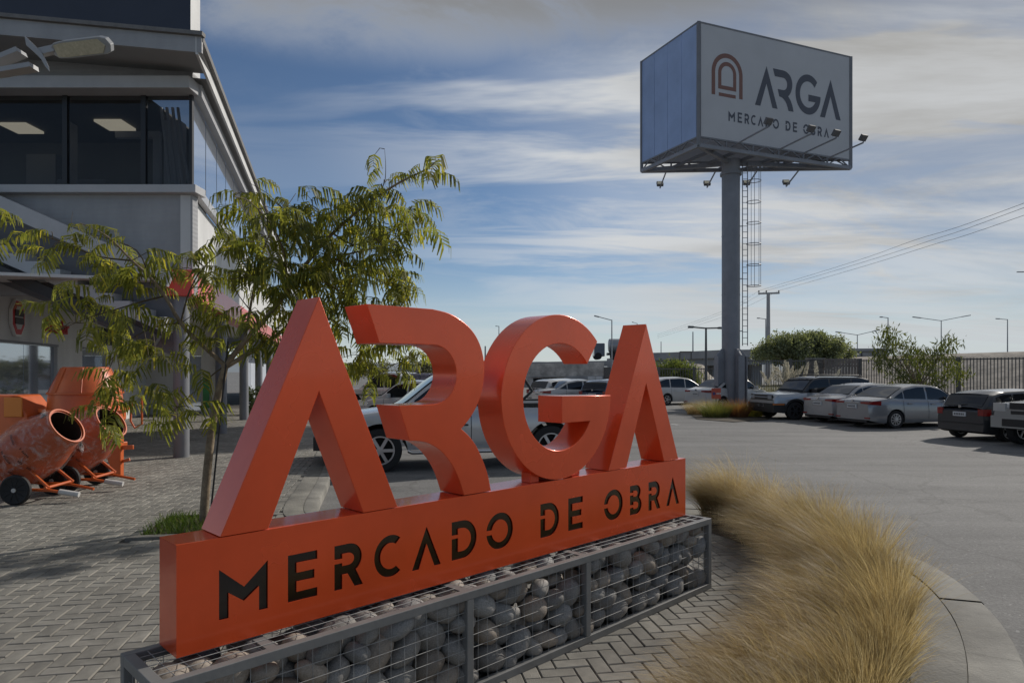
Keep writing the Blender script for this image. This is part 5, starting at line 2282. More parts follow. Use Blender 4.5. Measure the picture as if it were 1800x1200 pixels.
def make_billboard():
    base = Vector((10.45, 32.6, ASPH))
    t = thing('billboard', 'tall triangular billboard lettered ARGA mercado de obra on a thick grey column', 'billboard', base)
    W = dict(parent=t, world=True)
    k = .9715        # the plan below was measured for a column 33.5 m away
    A = Vector((8.47, 31.0)) * k
    B = Vector((6.65, 35.0)) * k
    D = Vector((17.1, 34.5)) * k
    zb, zt = 12.06, 17.05
    zf = zb - .42

    def v3(p, z):
        return Vector((p.x, p.y, z))
    cen = (A + B + D) / 3
    # canvases
    ad = (D - A).normalized()
    LA = (D - A).length
    na = Vector((ad.y, -ad.x))

    def face(a, z, d):
        q = A + ad * a + na * d
        return Vector((q.x, q.y, z))
    MB().prism([(.12, zb), (LA - .05, zb), (LA - .05, zt), (.12, zt)], face, .02, -.05).build('canvas', M_bface, **W)
    bdv = (B - A).normalized()
    LB = (B - A).length
    nb = Vector((-bdv.y, bdv.x))
    def faceb(a, z, d):
        q = A + bdv * a + nb * d
        return Vector((q.x, q.y, z))
    for i in range(4):
        MB().prism([(.12 + (LB - .17) * i / 4 + .01, zb), (.12 + (LB - .17) * (i + 1) / 4 - .01, zb), (.12 + (LB - .17) * (i + 1) / 4 - .01, zt), (.12 + (LB - .17) * i / 4 + .01, zt)],
                   faceb, -.05, .02).build('blank_panel', M_bskytint, **W)
    cdv = (D - B).normalized()
    nc = Vector((-cdv.y, cdv.x))
    LC = (D - B).length
    def facec(a, z, d):
        q = B + cdv * a + nc * d
        return Vector((q.x, q.y, z))
    MB().prism([(.1, zb), (LC - .1, zb), (LC - .1, zt), (.1, zt)], facec, -.05, .02).build('rear_canvas', M_bface, **W)
    # corner posts and edge rails
    for (p, q) in ((A, 'c'), (B, 'c'), (D, 'c')):
        MB().beam(v3(p, zf), v3(p, zt + .05), .14, .14).build('corner_post', M_bframe, **W)
    for (p, q) in ((A, D), (A, B), (B, D)):
        for z in (zt + .03, zb - .03):
            MB().beam(v3(p, z), v3(q, z), .07, .07).build('edge_rail', M_bframe, **W)
        MB().beam(v3(p, zf), v3(q, zf), .16, .16).build('deck_beam', M_bsteel, **W)
        n = max(3, round((q - p).length / 1.4))
        w = MB()
        for i in range(n + 1):
            c = p + (q - p) * i / n
            w.beam(v3(c, zf), v3(c, zb), .07, .07)
            if i < n:
                c2 = p + (q - p) * (i + .5) / n
                w.beam(v3(c, zf), v3(c2, zb), .05, .05)
                w.beam(v3(p + (q - p) * (i + 1) / n, zf), v3(c2, zb), .05, .05)
        o = w.build('truss_web', M_bframe, **W)
    # joists under the deck towards the column head
    for i in range(1, 8):
        p = A + (D - A) * i / 8
        q = B + (D - B) * i / 8
        MB().beam(v3(p, zf + .05), v3(q, zf + .05), .10, .14).build('joist', M_bframe, **W)
    for q in (A, B, D):
        MB().beam(v3(cen, zf - .05), v3(q, zf + .02), .16, .2).build('outrigger', M_bsteel, **W)
    # column
    c0 = Vector((base.x, base.y, 0))
    MB().lathe([(.42, ASPH), (.42, 11.0), (.5, 11.02), (.5, 11.14), (.42, 11.16), (.42, 11.5), (.46, zf + .1)], 28, Matrix.Translation(c0)).build('column', M_bsteel, smooth=35, **W)
    for z in (2.6, 5.3, 8.1):
        MB().lathe([(.421, z), (.428, z), (.428, z + .05), (.421, z + .05), (.421, z)], 28, Matrix.Translation(c0), closed=True).build('weld_band', M_bsteel, smooth=35, **W)
    for kf in range(4):
        a = R(18 + 90 * kf)
        d = Vector((math.cos(a), math.sin(a), 0))
        s = Vector((-d.y, d.x, 0))
        lp = [(.40, ASPH), (.80, ASPH), (.80, 2.45), (.52, 2.75), (.40, 2.75)]
        MB().prism(lp, lambda x, z, e: c0 + d * x + s * e + Vector((0, 0, z)), -.05, .05).build('base_fin', M_bsteel, bevel=.01, **W)
        MB().beam(c0 + d * .80 + Vector((0, 0, ASPH)), c0 + d * .80 + Vector((0, 0, 2.4)), .32, .05, d).build('fin_flange', M_bsteel, **W)
    # ladder and safety cage on the right of the column
    lx = c0 + Vector((.56, -.05, 0))
    for s in (-.02, .22):
        MB().beam(lx + Vector((s, 0, 2.9)), lx + Vector((s, 0, zf)), .045, .03, (1, 0, 0)).build('ladder_rail', M_bframe, **W)
    z = 3.0
    while z < zf - .1:
        MB().tube([lx + Vector((-.02, 0, z)), lx + Vector((.22, 0, z))], .014, 5, False).build('rung', M_bframe, **W)
        z += .28
    cg = lx + Vector((.52, 0, 0))
    for z in [5.75 + 1.0 * i for i in range(6)]:
        MB().tube([cg + Vector((.33 * math.cos(2 * PI * k_ / 16), .33 * math.sin(2 * PI * k_ / 16), z)) for k_ in range(17)], .018, 5, False).build('cage_hoop', M_bframe, **W)
    for k_ in range(5):
        a = R(-130 + 65 * k_)
        p = cg + Vector((.33 * math.cos(a), .33 * math.sin(a), 0))
        MB().tube([p + Vector((0, 0, 5.75)), p + Vector((0, 0, zf))], .012, 5, False).build('cage_bar', M_bframe, **W)
    for z in (3.6, 6.1, 8.6):
        MB().beam(c0 + Vector((.4, 0, z)), lx + Vector((0, 0, z)), .04, .04).build('ladder_bracket', M_bframe, **W)
    # floodlights on arms
    def flood(p0, out, l, up):
        p1 = p0 + out * l + Vector((0, 0, up))
        a = MB().beam(p0, p1, .055, .055).build('lamp_arm', M_bsteel, **W)
        h = MB()
        back = (-out + Vector((0, 0, .8))).normalized()
        sd = out.cross(Vector((0, 0, 1))).normalized()
        upv = sd.cross(back).normalized()
        c = p1 + Vector((0, 0, .22))
        h.obox(c, sd * .17, upv * .14, back * .07)
        h.beam(p1, c, .04, .04)
        h.build('floodlight', M_fix, a, bevel=.01, world=True)
        MB().obox(c + back * .075, sd * .14, upv * .11, back * .004).build('floodlight_glass', M_lens, a, world=True)
    for f in (.20, .46, .62, .80):
        q = A + (D - A) * f
        flood(v3(q, zb - .25), Vector((na.x, na.y, 0)), 2.3, .15)
    for f in (.12, .36, .56, .76):
        q = B + (D - B) * f
        flood(v3(q, zf), Vector((nc.x, nc.y, 0)), 1.9, -.35)
    # ---- print on the front canvas (flat)
    PX = lambda u, v: None
    def put(lp, m, name, d=.024):
        MB().prism(lp, face, d - .001, d + .004).build(name, m, **W)
    H = zt - zb

    def letter(ch, a0, a1, z0, h, m=M_bgrey, name='printed_letter'):
        put([(a0 + (a1 - a0) * x, z0 + h * y) for x, y in ch], m, name)
    # ARGA: taken from the big letters, scaled
    sc = 1.44
    a0, z0 = 3.12, zb + 1.82
    bigs = [[(s0 + a - .178, b) for a, b in BIG_A] for s0 in (.178, 2.91)]
    bigs.insert(1, [(a - .178, b - 1.034) for a, b in big_R()])
    bigs.insert(2, [(a - .178, b - 1.034) for a, b in big_G()])
    for lp in bigs:
        put([(a0 + a * sc, z0 + b * sc * 1.22) for a, b in lp], M_bgrey, 'printed_letter')
    x = 1.62
    word = [(ch, (s0 - .173) / 3.669, (s1 - .173) / 3.669) for ch, s0, s1 in SLOGAN]
    for ch, s0, s1 in word:
        letter(GLYPH[ch](), x + 6.0 * s0, x + 6.0 * s1, zb + .88, .46)
    # arch emblem: two nested arches and a bar
    ex, ez = 1.55, zb + 2.98
    def arch(r, tck, foot, closed):
        outer = arc(ex, ez, r, 0, 180, 20, r * 1.05)
        inner = arc(ex, ez, r - tck, 180, 0, 20, (r - tck) * 1.05)
        return [(ex + r, foot)] + outer + [(ex - r, foot), (ex - r + tck, foot)] + inner + [(ex + r - tck, foot)]
    put(arch(.86, .19, zb + 1.95, False), M_brust, 'printed_emblem')
    put(arch(.50, .17, zb + 2.42, True), M_brust, 'printed_emblem')
    put([(ex - .50, zb + 2.25), (ex + .50, zb + 2.25), (ex + .50, zb + 2.42), (ex - .50, zb + 2.42)], M_brust, 'printed_emblem')
    put([(ex - .47, zb + 1.93), (ex + .47, zb + 1.93), (ex + .47, zb + 2.08), (ex - .47, zb + 2.08)], M_brust, 'printed_emblem')


make_billboard()

# ------------------------------------------------------------------ foliage in the distance


def leaf_cloud(rs, clumps, size, per, droop=0.0, aspect=.45):
    """leaf-sized quads spread through clumps (centre, radius)"""
    Vs = []
    for (c, r) in clumps:
        n = per
        d = rs.normal(0, 1, (n, 3))
        p = np.array(c) + d * r * .52 * np.array([1, 1, .85])
        # small sprays: leaves gather round twig ends
        k_ = max(3, n // 14)
        tw = p[rs.randint(0, k_, n)] if k_ < n else p
        p = tw + rs.normal(0, 1, (n, 3)) * size * .75
        ax = rs.normal(0, 1, (n, 3)) + np.array([0, 0, -droop])
        ax /= np.linalg.norm(ax, axis=1)[:, None]
        bx = np.cross(ax, rs.normal(0, 1, (n, 3)))
        bx /= np.linalg.norm(bx, axis=1)[:, None]
        L = size * rs.uniform(.6, 1.3, (n, 1))
        a, b = ax * L / 2, bx * L * aspect / 2
        Vs.append(np.stack([p - a, p - b, p + a, p + b], 1))
    V = np.concatenate(Vs).reshape(-1, 3)
    F = np.arange(len(V)).reshape(-1, 4)
    return V, F


def make_tree(name, label, cat, base, clumps, m, size, per, seed, trunk=.12, droop=0.0, aspect=.45, bare=False):
    rs = np.random.RandomState(seed)
    t = thing(name, label, cat, base)
    b = Vector(base)
    top = Vector(np.mean([c for c, r in clumps], axis=0))
    w = MB()
    fork = b + (top - b) * .45
    fork.x += .1 * trunk
    w.tube(catmull([b, b + (fork - b) * .5 + Vector((.1 * trunk, 0, 0)), fork], 3), [trunk * (1 - .07 * i) for i in range(7)], 8)
    w.build('trunk', M_bark, t, smooth=60, world=True)
    for i, (c, r) in enumerate(clumps[::max(1, len(clumps) // 14)]):
        e = Vector(c)
        MB().tube(catmull([fork, (fork + e) / 2 + Vector((0, 0, .15 * r)), e], 3), [trunk * .45 * (1 - .13 * i_) for i_ in range(7)], 6).build('limb', M_bark, t, smooth=60, world=True)
    V, F = leaf_cloud(rs, clumps, size, per, droop, aspect)
    V = V - np.array(base)
    np_mesh('crown', V, F, m, t)
    return t


def clumps_px(rs, Y, spots, dy):
    out = []
    for (u, v, rp) in spots:
        p = P(u, v, Y + rs.uniform(-dy, dy))
        out.append((tuple(p), rp * Y / FPX))
    return out


M_leaf1 = leaf_mat('olive_leaf', (0.045, 0.065, 0.03), (0.10, 0.125, 0.06), (0.16, 0.18, 0.09), .3)
M_leaf2 = leaf_mat('willow_leaf', (0.07, 0.10, 0.035), (0.16, 0.19, 0.06), (0.24, 0.24, 0.09), .4)
M_leaf3 = leaf_mat('gum_leaf', (0.07, 0.09, 0.028), (0.14, 0.155, 0.05), (0.21, 0.20, 0.07), .35)
M_hedge = leaf_mat('hedge_leaf', (0.10, 0.10, 0.06), (0.17, 0.17, 0.10), (0.22, 0.21, 0.13), .3)
M_leafg = leaf_mat('grey_olive_leaf', (0.12, 0.14, 0.085), (0.23, 0.255, 0.16), (0.31, 0.33, 0.23), .4)
rs0 = np.random.RandomState(8)
spots = [(1332 + 155 * i / 17 + rs0.uniform(-6, 6), 628 - 40 * math.sin(PI * (i + .9) / 19.5) ** .7 * rs0.uniform(.85, 1.0) + 6, rs0.uniform(9, 15)) for i in range(18)]
spots += [(rs0.uniform(1342, 1472), rs0.uniform(606, 634), rs0.uniform(13, 19)) for _ in range(18)]
make_tree('round_tree', 'broad grey green round tree behind the slatted fence', 'tree', (23.5, 58, ASPH), clumps_px(rs0, 58, spots, 2.2), M_leafg, .24, 900, 1, .25, .6)
spots = [(rs0.uniform(1168, 1216), rs0.uniform(643, 690), rs0.uniform(12, 18)) for _ in range(30)]
make_tree('willow_shrub', 'yellow green willowy shrub behind the fence next to the minivan', 'shrub', (11.6, 47, ASPH), clumps_px(rs0, 47, spots, 1.0), M_leaf2, .28, 520, 2, .1, 1.5, .2)
spots = [(1560, 585, 8), (1556, 600, 9), (1562, 612, 12), (1575, 605, 12), (1590, 612, 13), (1605, 620, 14), (1618, 622, 12), (1640, 625, 12), (1660, 615, 10), (1668, 605, 8), (1570, 632, 16), (1595, 640, 18),
         (1620, 645, 17), (1645, 640, 16), (1665, 635, 13), (1555, 640, 12), (1580, 658, 14), (1610, 665, 14), (1640, 660, 12), (1675, 655, 10), (1690, 658, 8), (1655, 670, 8), (1590, 672, 9), (1548, 625, 8)]
make_tree('young_gum_tree', 'young tree with long drooping leaves in front of the fence', 'tree', (18.2, 30.5, ASPH), clumps_px(rs0, 30.5, spots, .8), M_leaf3, .26, 120, 3, .07, 1.6, .19)
spots = [(rs0.uniform(600, 790), rs0.uniform(640, 664), rs0.uniform(8, 14)) for _ in range(26)]
make_tree('far_hedge', 'grey green hedge far behind the loaded white pickup', 'hedge', (-11, 62, ASPH), clumps_px(rs0, 62, spots, 1.0), M_hedge, .25, 200, 4, .1)
spots = [(rs0.uniform(428, 462), rs0.uniform(690, 728), rs0.uniform(8, 13)) for _ in range(9)]
make_tree('dark_shrub', 'dark green shrub by the far columns of the shop building', 'shrub', (-9.9, 27.2, 0), clumps_px(rs0, 27, spots, .4), M_leaf1, .12, 160, 5, .05)


# ------------------------------------------------------------------ plants round the billboard foot and the fence


def small_tussock(label, pos, L, m, seed, n=1500, sp=.35, lean=(-.5, -.2), amt=.4, name='grass_tussock'):
    rs = np.random.RandomState(seed)
    v, f = grass_blades(rs, n, (0, 0, 0), sp, L, lean, amt, 1.1, .004)
    o = np_mesh(name, v, f, m)
    o.location = pos
    tag(o, label, 'grass', 'low grasses at the billboard foot')


M_green_t = leaf_mat('green_tussock', (.10, .12, .04), (.22, .22, .08), (.36, .31, .14), .35)
M_red_t = leaf_mat('red_tussock', (.16, .07, .035), (.28, .13, .06), (.34, .22, .10), .35)
M_yel_t = leaf_mat('yellow_tussock', (.18, .17, .04), (.32, .29, .07), (.40, .36, .14), .35)
p = gpt(1232, 728)
small_tussock('straw coloured tussock leftmost at the billboard foot', p, .75, M_straw, 31, 1700, .55, (-.9, 0), .6)
small_tussock('green grey tussock left of the billboard column', gpt(1258, 733), .7, M_green_t, 32, 1700, .5)
small_tussock('reddish brown tussock right at the billboard column', gpt(1298, 733), .75, M_red_t, 33, 1300, .35, (.1, 0), .3)
small_tussock('yellow green tussock right of the billboard column', gpt(1318, 732), .55, M_yel_t, 34, 1500, .45, (.2, 0), .3)
small_tussock('small reddish tussock beside the boxy SUV bumper', gpt(1337, 730), .6, M_red_t, 35, 900, .3, (.2, 0), .3)
bedm = MB()
ring = [gpt(1205, 722), gpt(1225, 737), gpt(1290, 742), gpt(1350, 738), gpt(1362, 725), gpt(1300, 715)]
bedm.add([(q.x, q.y, ASPH + .02) for q in ring], [tuple(range(6))])
struct(bedm.build('planting_strip', M_soil))


def make_pampas(label, u, v, Y, n, h, seed):
    rr = random.Random(seed)
    base = P(u, v, Y)
    base.z = ASPH
    t = thing('pampas_grass', label, 'grass', base, 0, 'pampas grass by the fence')
    rs = np.random.RandomState(seed)
    vv, ff = grass_blades(rs, 900, (0, 0, 0), .4, h * .6, (.2, 0), .35, 1.3, .006)
    np_mesh('leaves', vv, ff, leaf_mat('pampas_leaf', (.10, .10, .05), (.20, .19, .09), (.28, .26, .14), .3), t)
    for k in range(n):
        a = rr.uniform(-.55, .55)
        tip = Vector((math.sin(a) * h, rr.uniform(-.3, .3), math.cos(a) * h * rr.uniform(.85, 1.05)))
        b0 = Vector((rr.uniform(-.2, .2), rr.uniform(-.2, .2), 0))
        st = b0 + (tip - b0) * .62
        MB().tube([b0, st], .008, 5).build('stem', M_twig, t)
        d = tip - st
        V = []
        for j in range(230):
            s = rr.random()
            r_ = .085 * math.sin(PI * (.12 + .85 * s)) * rr.random() ** .5
            an = rr.uniform(0, 2 * PI)
            p0 = st + d * s + Vector((math.cos(an) * r_, math.sin(an) * r_, 0))
            e = d.normalized() * .10 + Vector((math.cos(an), math.sin(an), 0)) * .04
            sd = e.cross(Vector((rr.uniform(-1, 1), rr.uniform(-1, 1), rr.uniform(-1, 1)))).normalized() * .012
            V += [p0, p0 + e * .5 + sd, p0 + e, p0 + e * .5 - sd]
        np_mesh('plume', np.array([q[:] for q in V]), np.arange(len(V)).reshape(-1, 4), leaf_mat('plume', (.42, .40, .33), (.58, .55, .47), (.64, .62, .56), .4, .6, (1.1, 1.08, 1.0)), t)


make_pampas('pampas grass with a dense sheaf of white plumes by the fence', 1372, 700, 33.5, 9, 2.25, 41)
make_pampas('pampas grass with few white plumes right of the dense one', 1402, 700, 33.5, 4, 2.15, 42)
make_pampas('pale pampas grass with short plumes beside the billboard column', 1332, 700, 34.5, 4, 2.15, 43)
make_pampas('pampas grass with two plumes behind the boxy SUV roof', 1442, 690, 33, 2, 2.2, 44)

# ------------------------------------------------------------------ fence, stone pier, wooden gate

M_fence = mat('fence_bar', (0.12, 0.115, 0.11), .6, var=.1, scale=3)
M_wood = mat('weathered_board', (0.20, 0.175, 0.155), .85, var=.2, scale=3, isl=.12)
M_pier = mat('pier_stone', (0.16, 0.145, 0.13), .9, var=.3, scale=6, bump=.5, bscale=20, isl=.3)


def make_fence(label, a, b, h, step, post_every, zb=ASPH):
    t = thing('bar_fence', label, 'fence', (a[0], a[1], zb), 0, 'bar fence round the lot')
    A, B = Vector((a[0], a[1], zb)), Vector((b[0], b[1], zb))
    d = B - A
    L = d.length
    d /= L
    n = int(L / step)
    w = MB()
    me = None
    cnt = 0
    extra = MB()
    for i in range(n):
        p = A + d * (step * (i + .5))
        if cnt < 300:
            if me is None:
                o = MB().box(-.013, .013, -.02, .02, .08, h).build('bar', M_fence, t)
                me = o.data
            else:
                o = bpy.data.objects.new('bar', me)
                C.objects.link(o)
                o.parent = t
            o.location = p - A
            cnt += 1
    for z in (.18, h - .06):
        MB().beam(A + Vector((0, 0, z)), B + Vector((0, 0, z)), .05, .06).build('rail', M_fence, t, world=True)
    k = 0
    s = 0.0
    while s <= L + .01:
        p = A + d * s
        MB().box(-.07, .07, -.07, .07, 0, h + .06).build('post', M_fence, t).location = p - A
        s += post_every
    return t


F1 = gpt(1160, 704)
fa0 = P(1158, 690, 44.0)
fa1 = P(1268, 690, 43.0)
make_fence('bar fence in front of the willowy shrub left of the billboard', (fa0.x, fa0.y), (fa1.x, fa1.y), 2.0, .16, 2.2)
fb0, fb1 = P(1312, 690, 40.0), P(1424, 690, 39.0)
make_fence('bar fence behind the pampas grass right of the billboard', (fb0.x, fb0.y), (fb1.x, fb1.y), 2.45, .13, 2.4)
fc0, fc1 = P(1512, 690, 38.0), P(1900, 690, 29.0)
make_fence('bar fence behind the row of parked cars at right', (fc0.x, fc0.y), (fc1.x, fc1.y), 2.45, .15, 5.2)

pr = P(1424, 690, 39.0)
t = thing('stone_pier', 'short square pier of rough stone between fence and wooden gate', 'pier', (pr.x, pr.y, ASPH))
MB().box(.02, .80, .02, .58, 0, 2.5).build('core', M_pier, t)
rr = random.Random(6)
z = .0
while z < 2.45:
    h = rr.uniform(.09, .17)
    x = 0
    while x < .8:
        w_ = rr.uniform(.14, .34)
        MB().box(x + .01, min(.82, x + w_), -rr.uniform(.0, .03), .3, z + .008, z + h).build('stone', M_pier, t, bevel=.012)
        x += w_
    z += h
MB().box(-.04, .86, -.05, .62, 2.47, 2.56).build('cap', M_conc, t)
pg = P(1449, 690, 38.9)
qg = P(1511, 690, 38.3)
t = thing('wooden_gate', 'weathered wooden board gate beside the stone pier', 'gate', (pg.x, pg.y, ASPH))
dg = Vector((qg.x - pg.x, qg.y - pg.y, 0))
Lg = dg.length
dg /= Lg
for i in range(12):
    a = dg * (Lg * i / 12 + .006)
    b = dg * (Lg * (i + 1) / 12 - .006)
    h = 2.52 + rr.uniform(-.01, .01)
    MB().beam(a + Vector((0, 0, .05 + h / 2 - .05)), b + Vector((0, 0, .05 + h / 2 - .05)), .03, h).build('board', M_wood, t)
for z in (.4, 2.1):
    MB().beam(Vector((0, .04, z)), dg * Lg + Vector((0, .04, z)), .05, .1).build('rail', M_wood, t)

# ------------------------------------------------------------------ overpass, embankments, far road

M_gravel = mat('gravel_bank', (0.30, 0.265, 0.22), .95, var=.5, scale=1.3, bump=1.0, bscale=3, detail=12)
M_wallst = mat('stone_facing', (0.46, 0.42, 0.375), .9, var=.5, scale=1.1, bump=1.0, bscale=2.2, detail=6)
M_oconc = mat('bridge_concrete', (0.33, 0.325, 0.32), .85, var=.15, scale=.8, bump=.2, bscale=6)


def bank(name, foot, crest, m, sub=24, rough=.25):
    """sloping bank between a foot line and a crest line (lists of points), roughened, with a flat top behind"""
    b = MB()
    rows = 8
    n = len(foot)
    F_, C_ = catmull(foot, sub), catmull(crest, sub)
    k = len(F_)
    for j in range(rows + 1):
        s = j / rows
        for f, c in zip(F_, C_):
            p = f + (c - f) * s
            q = rough * mnoise.noise(p * .5) * (1 if 0 < j < rows else 0)
            b.v.append((p.x, p.y + q, p.z + q * .6))
    for c in C_:
        b.v.append((c.x, c.y + 14, c.z))
    for j in range(rows + 1):
        for i in range(k - 1):
            b.f.append((j * k + i, j * k + i + 1, (j + 1) * k + i + 1, (j + 1) * k + i))
            b.mi.append(0)
    return struct(b.build(name, m, smooth=60))


# gravel bank of the motorway at right
foot = [P(1500, 690, 60), P(1600, 690, 58), P(1720, 692, 54), P(1850, 694, 50), P(2100, 700, 44)]
crest = [P(1512, 632, 68), P(1600, 624, 66), P(1720, 620, 62), P(1850, 616, 58), P(2100, 608, 50)]
for q in foot:
    q.z = ASPH + .01
bank('embankment', foot, crest, M_gravel)
# bank under the bridge end, behind the shrub
foot = [P(1205, 690, 62), P(1235, 690, 62), P(1262, 690, 64), P(1290, 690, 66)]
crest = [P(1205, 640, 68), P(1235, 641, 68), P(1250, 660, 68), P(1290, 684, 70)]
for q in foot:
    q.z = ASPH + .01
bank('embankment', foot, crest, M_gravel)

t = thing('overpass', 'low grey concrete road bridge crossing behind the billboard column', 'bridge', (15, 80, ASPH))
W = dict(parent=t, world=True)
for nm, dz0, dz1, dy0, dy1, m in (('deck', -.1, .35, 0, 9, M_oconc), ('girder', -.95, -.105, .5, 8.5, M_oconc), ('parapet', .351, .8, 0, .25, M_oconc)):
    b = MB()
    L_ = [P(1085, 633, 82), P(1180, 631, 80), P(1268, 627, 79), P(1400, 625, 79), P(1560, 624, 80)]
    pts = []
    for q in L_:
        pts += [(q.x, q.y + dy0, q.z + dz0), (q.x, q.y + dy1, q.z + dz0), (q.x, q.y + dy1, q.z + dz1), (q.x, q.y + dy0, q.z + dz1)]
    fs = []
    for i in range(len(L_) - 1):
        for k in range(4):
            k2 = (k + 1) % 4
            fs.append((4 * i + k, 4 * i + 4 + k, 4 * i + 4 + k2, 4 * i + k2))
    fs += [(0, 1, 2, 3), tuple(4 * (len(L_) - 1) + k for k in (3, 2, 1, 0))]
    b.add(pts, fs)
    b.build(nm, m, **W)
rail = MB()
L_ = [P(1195 + 20 * i, 618 - .02 * i, 79.6) for i in range(19)]
MB().tube([Vector((q.x, q.y, q.z)) for q in L_], .06, 5).build('hand_rail', M_fence, **W)
for q in L_:
    MB().box(q.x - .05, q.x + .05, q.y - .05, q.y + .05, q.z - .9, q.z).build('rail_post', M_fence, **W)
for u in (1262, 1330, 1420):
    q = P(u, 640, 81)
    MB().box(q.x - .6, q.x + .6, q.y, q.y + 6, ASPH, q.z + .3).build('pier', M_oconc, **W)

# stone faced abutment with concrete foot and culvert mouths, their shade put in as black slabs
t = thing('stone_abutment', 'long stone faced road abutment with concrete foot seen through the letter G', 'wall', (6, 74, ASPH))
W = dict(parent=t, world=True)
a, b = P(925, 640, 76), P(1100, 632, 74)
def slab(name, u0, u1, v0t, v1t, zb0, m, dy=0.0, th=1.0, zt=None):
    p, q = P(u0, v0t, 76 - (u0 - 925) / 175 * 2 + dy), P(u1, v1t, 76 - (u1 - 925) / 175 * 2 + dy)
    s = MB()
    z0, z1 = (p.z, q.z) if zt is None else (zt, zt)
    pts = [(p.x, p.y, zb0), (q.x, q.y, zb0), (q.x, q.y + th, zb0), (p.x, p.y + th, zb0), (p.x, p.y, z0), (q.x, q.y, z1), (q.x, q.y + th, z1), (p.x, p.y + th, z0)]
    s.add(pts, [(0, 3, 2, 1), (4, 5, 6, 7), (0, 1, 5, 4), (1, 2, 6, 5), (2, 3, 7, 6), (3, 0, 4, 7)])
    return s.build(name, m, **W)
slab('stone_wall', 700, 1062, 644, 636, ASPH, M_wallst)
slab('pillar', 1062, 1110, 645, 644, ASPH, M_pier, -.4)
slab('concrete_foot', 994, 1061, 661, 660, ASPH, M_oconc, -.3, .5)
slab('culvert_mouth_shade', 934, 966, 664.5, 664, ASPH, M_under_shade, -.05, .5)
slab('culvert_mouth_shade', 967.5, 992, 664, 663.5, ASPH, M_under_shade, -.05, .5)
slab('culvert_lintel', 932, 993, 662.5, 662, 1.05, M_oconc, -.25, .5)
slab('road_edge', 700, 1100, 641, 633, 2.2, M_oconc, .3, 6)
for q, u, v in ((0, 1040, 662), (1, 1052, 662)):
    c = P(u, v, 73)
    MB().box(c.x - .4, c.x + .4, c.y - .1, c.y, c.z - .45, c.z + .05).build('meter_box', M_white, **W)

# tanker on the motorway
t = thing('tanker_truck', 'grey tanker truck driving on the motorway right of the letter G', 'truck', (12.0, 84, 3.0))
Mx = Matrix.Rotation(PI / 2, 4, 'Y')
zt_ = 1.72
tk = MB().lathe([(0.02, -.05), (.75, 0), (.86, .1), (.86, 4.9), (.75, 5.0), (.02, 5.05)], 24, Matrix.Translation((-.1, 0, zt_)) @ Mx)
tk.build('tank', mat('tank_metal', (.30, .31, .33), .4, .5, var=.1, scale=1), t, smooth=35)
MB().box(-.3, 5.0, -.6, .6, .55, .85).build('chassis', M_trim, t)
MB().box(-2.0, -.7, -.95, .95, .4, 2.0).build('cab', P_blue, t, bevel=.08)
for x in (-1.5, .6, 3.2, 4.3):
    for s in (-1, 1):
        MB().lathe([(.15, -.12), (.42, -.12), (.45, -.06), (.45, .06), (.42, .12), (.15, .12)], 20, Matrix.Translation((x, s * .85, .45)) @ Matrix.Rotation(PI / 2, 4, 'X')).build('wheel', M_tyre, t, smooth=35)
for x in (1.4, 2.6, 3.9):
    MB().lathe([(.865, 0), (.885, 0), (.885, .1), (.865, .1), (.865, 0)], 24, Matrix.Translation((x, 0, zt_)) @ Mx, closed=True).build('tank_band', M_trim, t, smooth=35)

# far hills on the horizon
hl_ = MB()
n = 60
for i in range(n + 1):
    x = -700 + 1400 * i / n
    h = 9 + 7 * mnoise.noise(Vector((x * .004, 3.1, 0))) + 2.5 * mnoise.noise(Vector((x * .02, 1.0, 0)))
    hl_.v += [(x, 570, ASPH), (x, 640, ASPH + max(2, h))]
hl_.f = [(2 * i, 2 * i + 2, 2 * i + 3, 2 * i + 1) for i in range(n)]
hl_.mi = [0] * n
struct(hl_.build('hills', mat('far_hills', (0.24, 0.27, 0.29), .95, var=.12, scale=.02)))

# ------------------------------------------------------------------ poles, lamps, wires

M_pole = mat('galvanised_pole', (0.30, 0.31, 0.32), .5, .3, var=.08, scale=1)
M_dpole = mat('dark_pole', (0.09, 0.095, 0.10), .5, .2)


def lamp_post(label, u, vtop, Y, arms, m=M_pole, r=.09, zb=ASPH, group='street lamps along the motorway'):
    """arms: list of (du, dv) pixel ends of lamp arms from the pole top"""
    top = P(u, vtop, Y)
    base = Vector((top.x, top.y, zb))
    t = thing('street_lamp', label, 'street lamp', base, 0, group)
    MB().tube([base, top], [r, r * .55], 8).build('pole', m, t, smooth=40, world=True)
    for (du, dv) in arms:
        e = P(u + du, vtop + dv, Y)
        MB().tube([top - Vector((0, 0, .05)), top + (e - top) * .75], r * .45, 6).build('arm', m, t, smooth=40, world=True)
        MB().beam(top + (e - top) * .72, e, .24 * r / .09, .1 * r / .09).build('lamp_head', m, t, world=True)


lamp_post('light grey street lamp with single arm rising right of the letter G', 1075.5, 562, 66, [(-31, -7)])
lamp_post('small street lamp between the letters R and G', 877, 573, 120, [(-6, 0)], r=.12)
lamp_post('dark double arm lamp standing in the lot left of the billboard', 1241, 575.5, 43, [(-31, -1), (30, 1)], M_dpole, .11, group='lamps in the lot')
lamp_post('street lamp with single arm just right of the billboard ladder', 1346, 560, 95, [(-15, -1)], r=.11)
lamp_post('double arm street lamp right of the round tree', 1507, 588, 85, [(-38, -5), (38, -8)])
lamp_post('street lamp with single arm above the young gum tree', 1561, 558, 90, [(-14, -1)], r=.11)
lamp_post('tall double arm street lamp behind the young gum tree', 1654.5, 563, 85, [(-50, -6), (51, -9)])
lamp_post('street lamp with single arm nearest the right picture edge', 1771, 561, 85, [(-20, -1)])
lamp_post('small lamp tip above the letter A on the right', 1120, 568, 125, [(-9, -2)], r=.11)
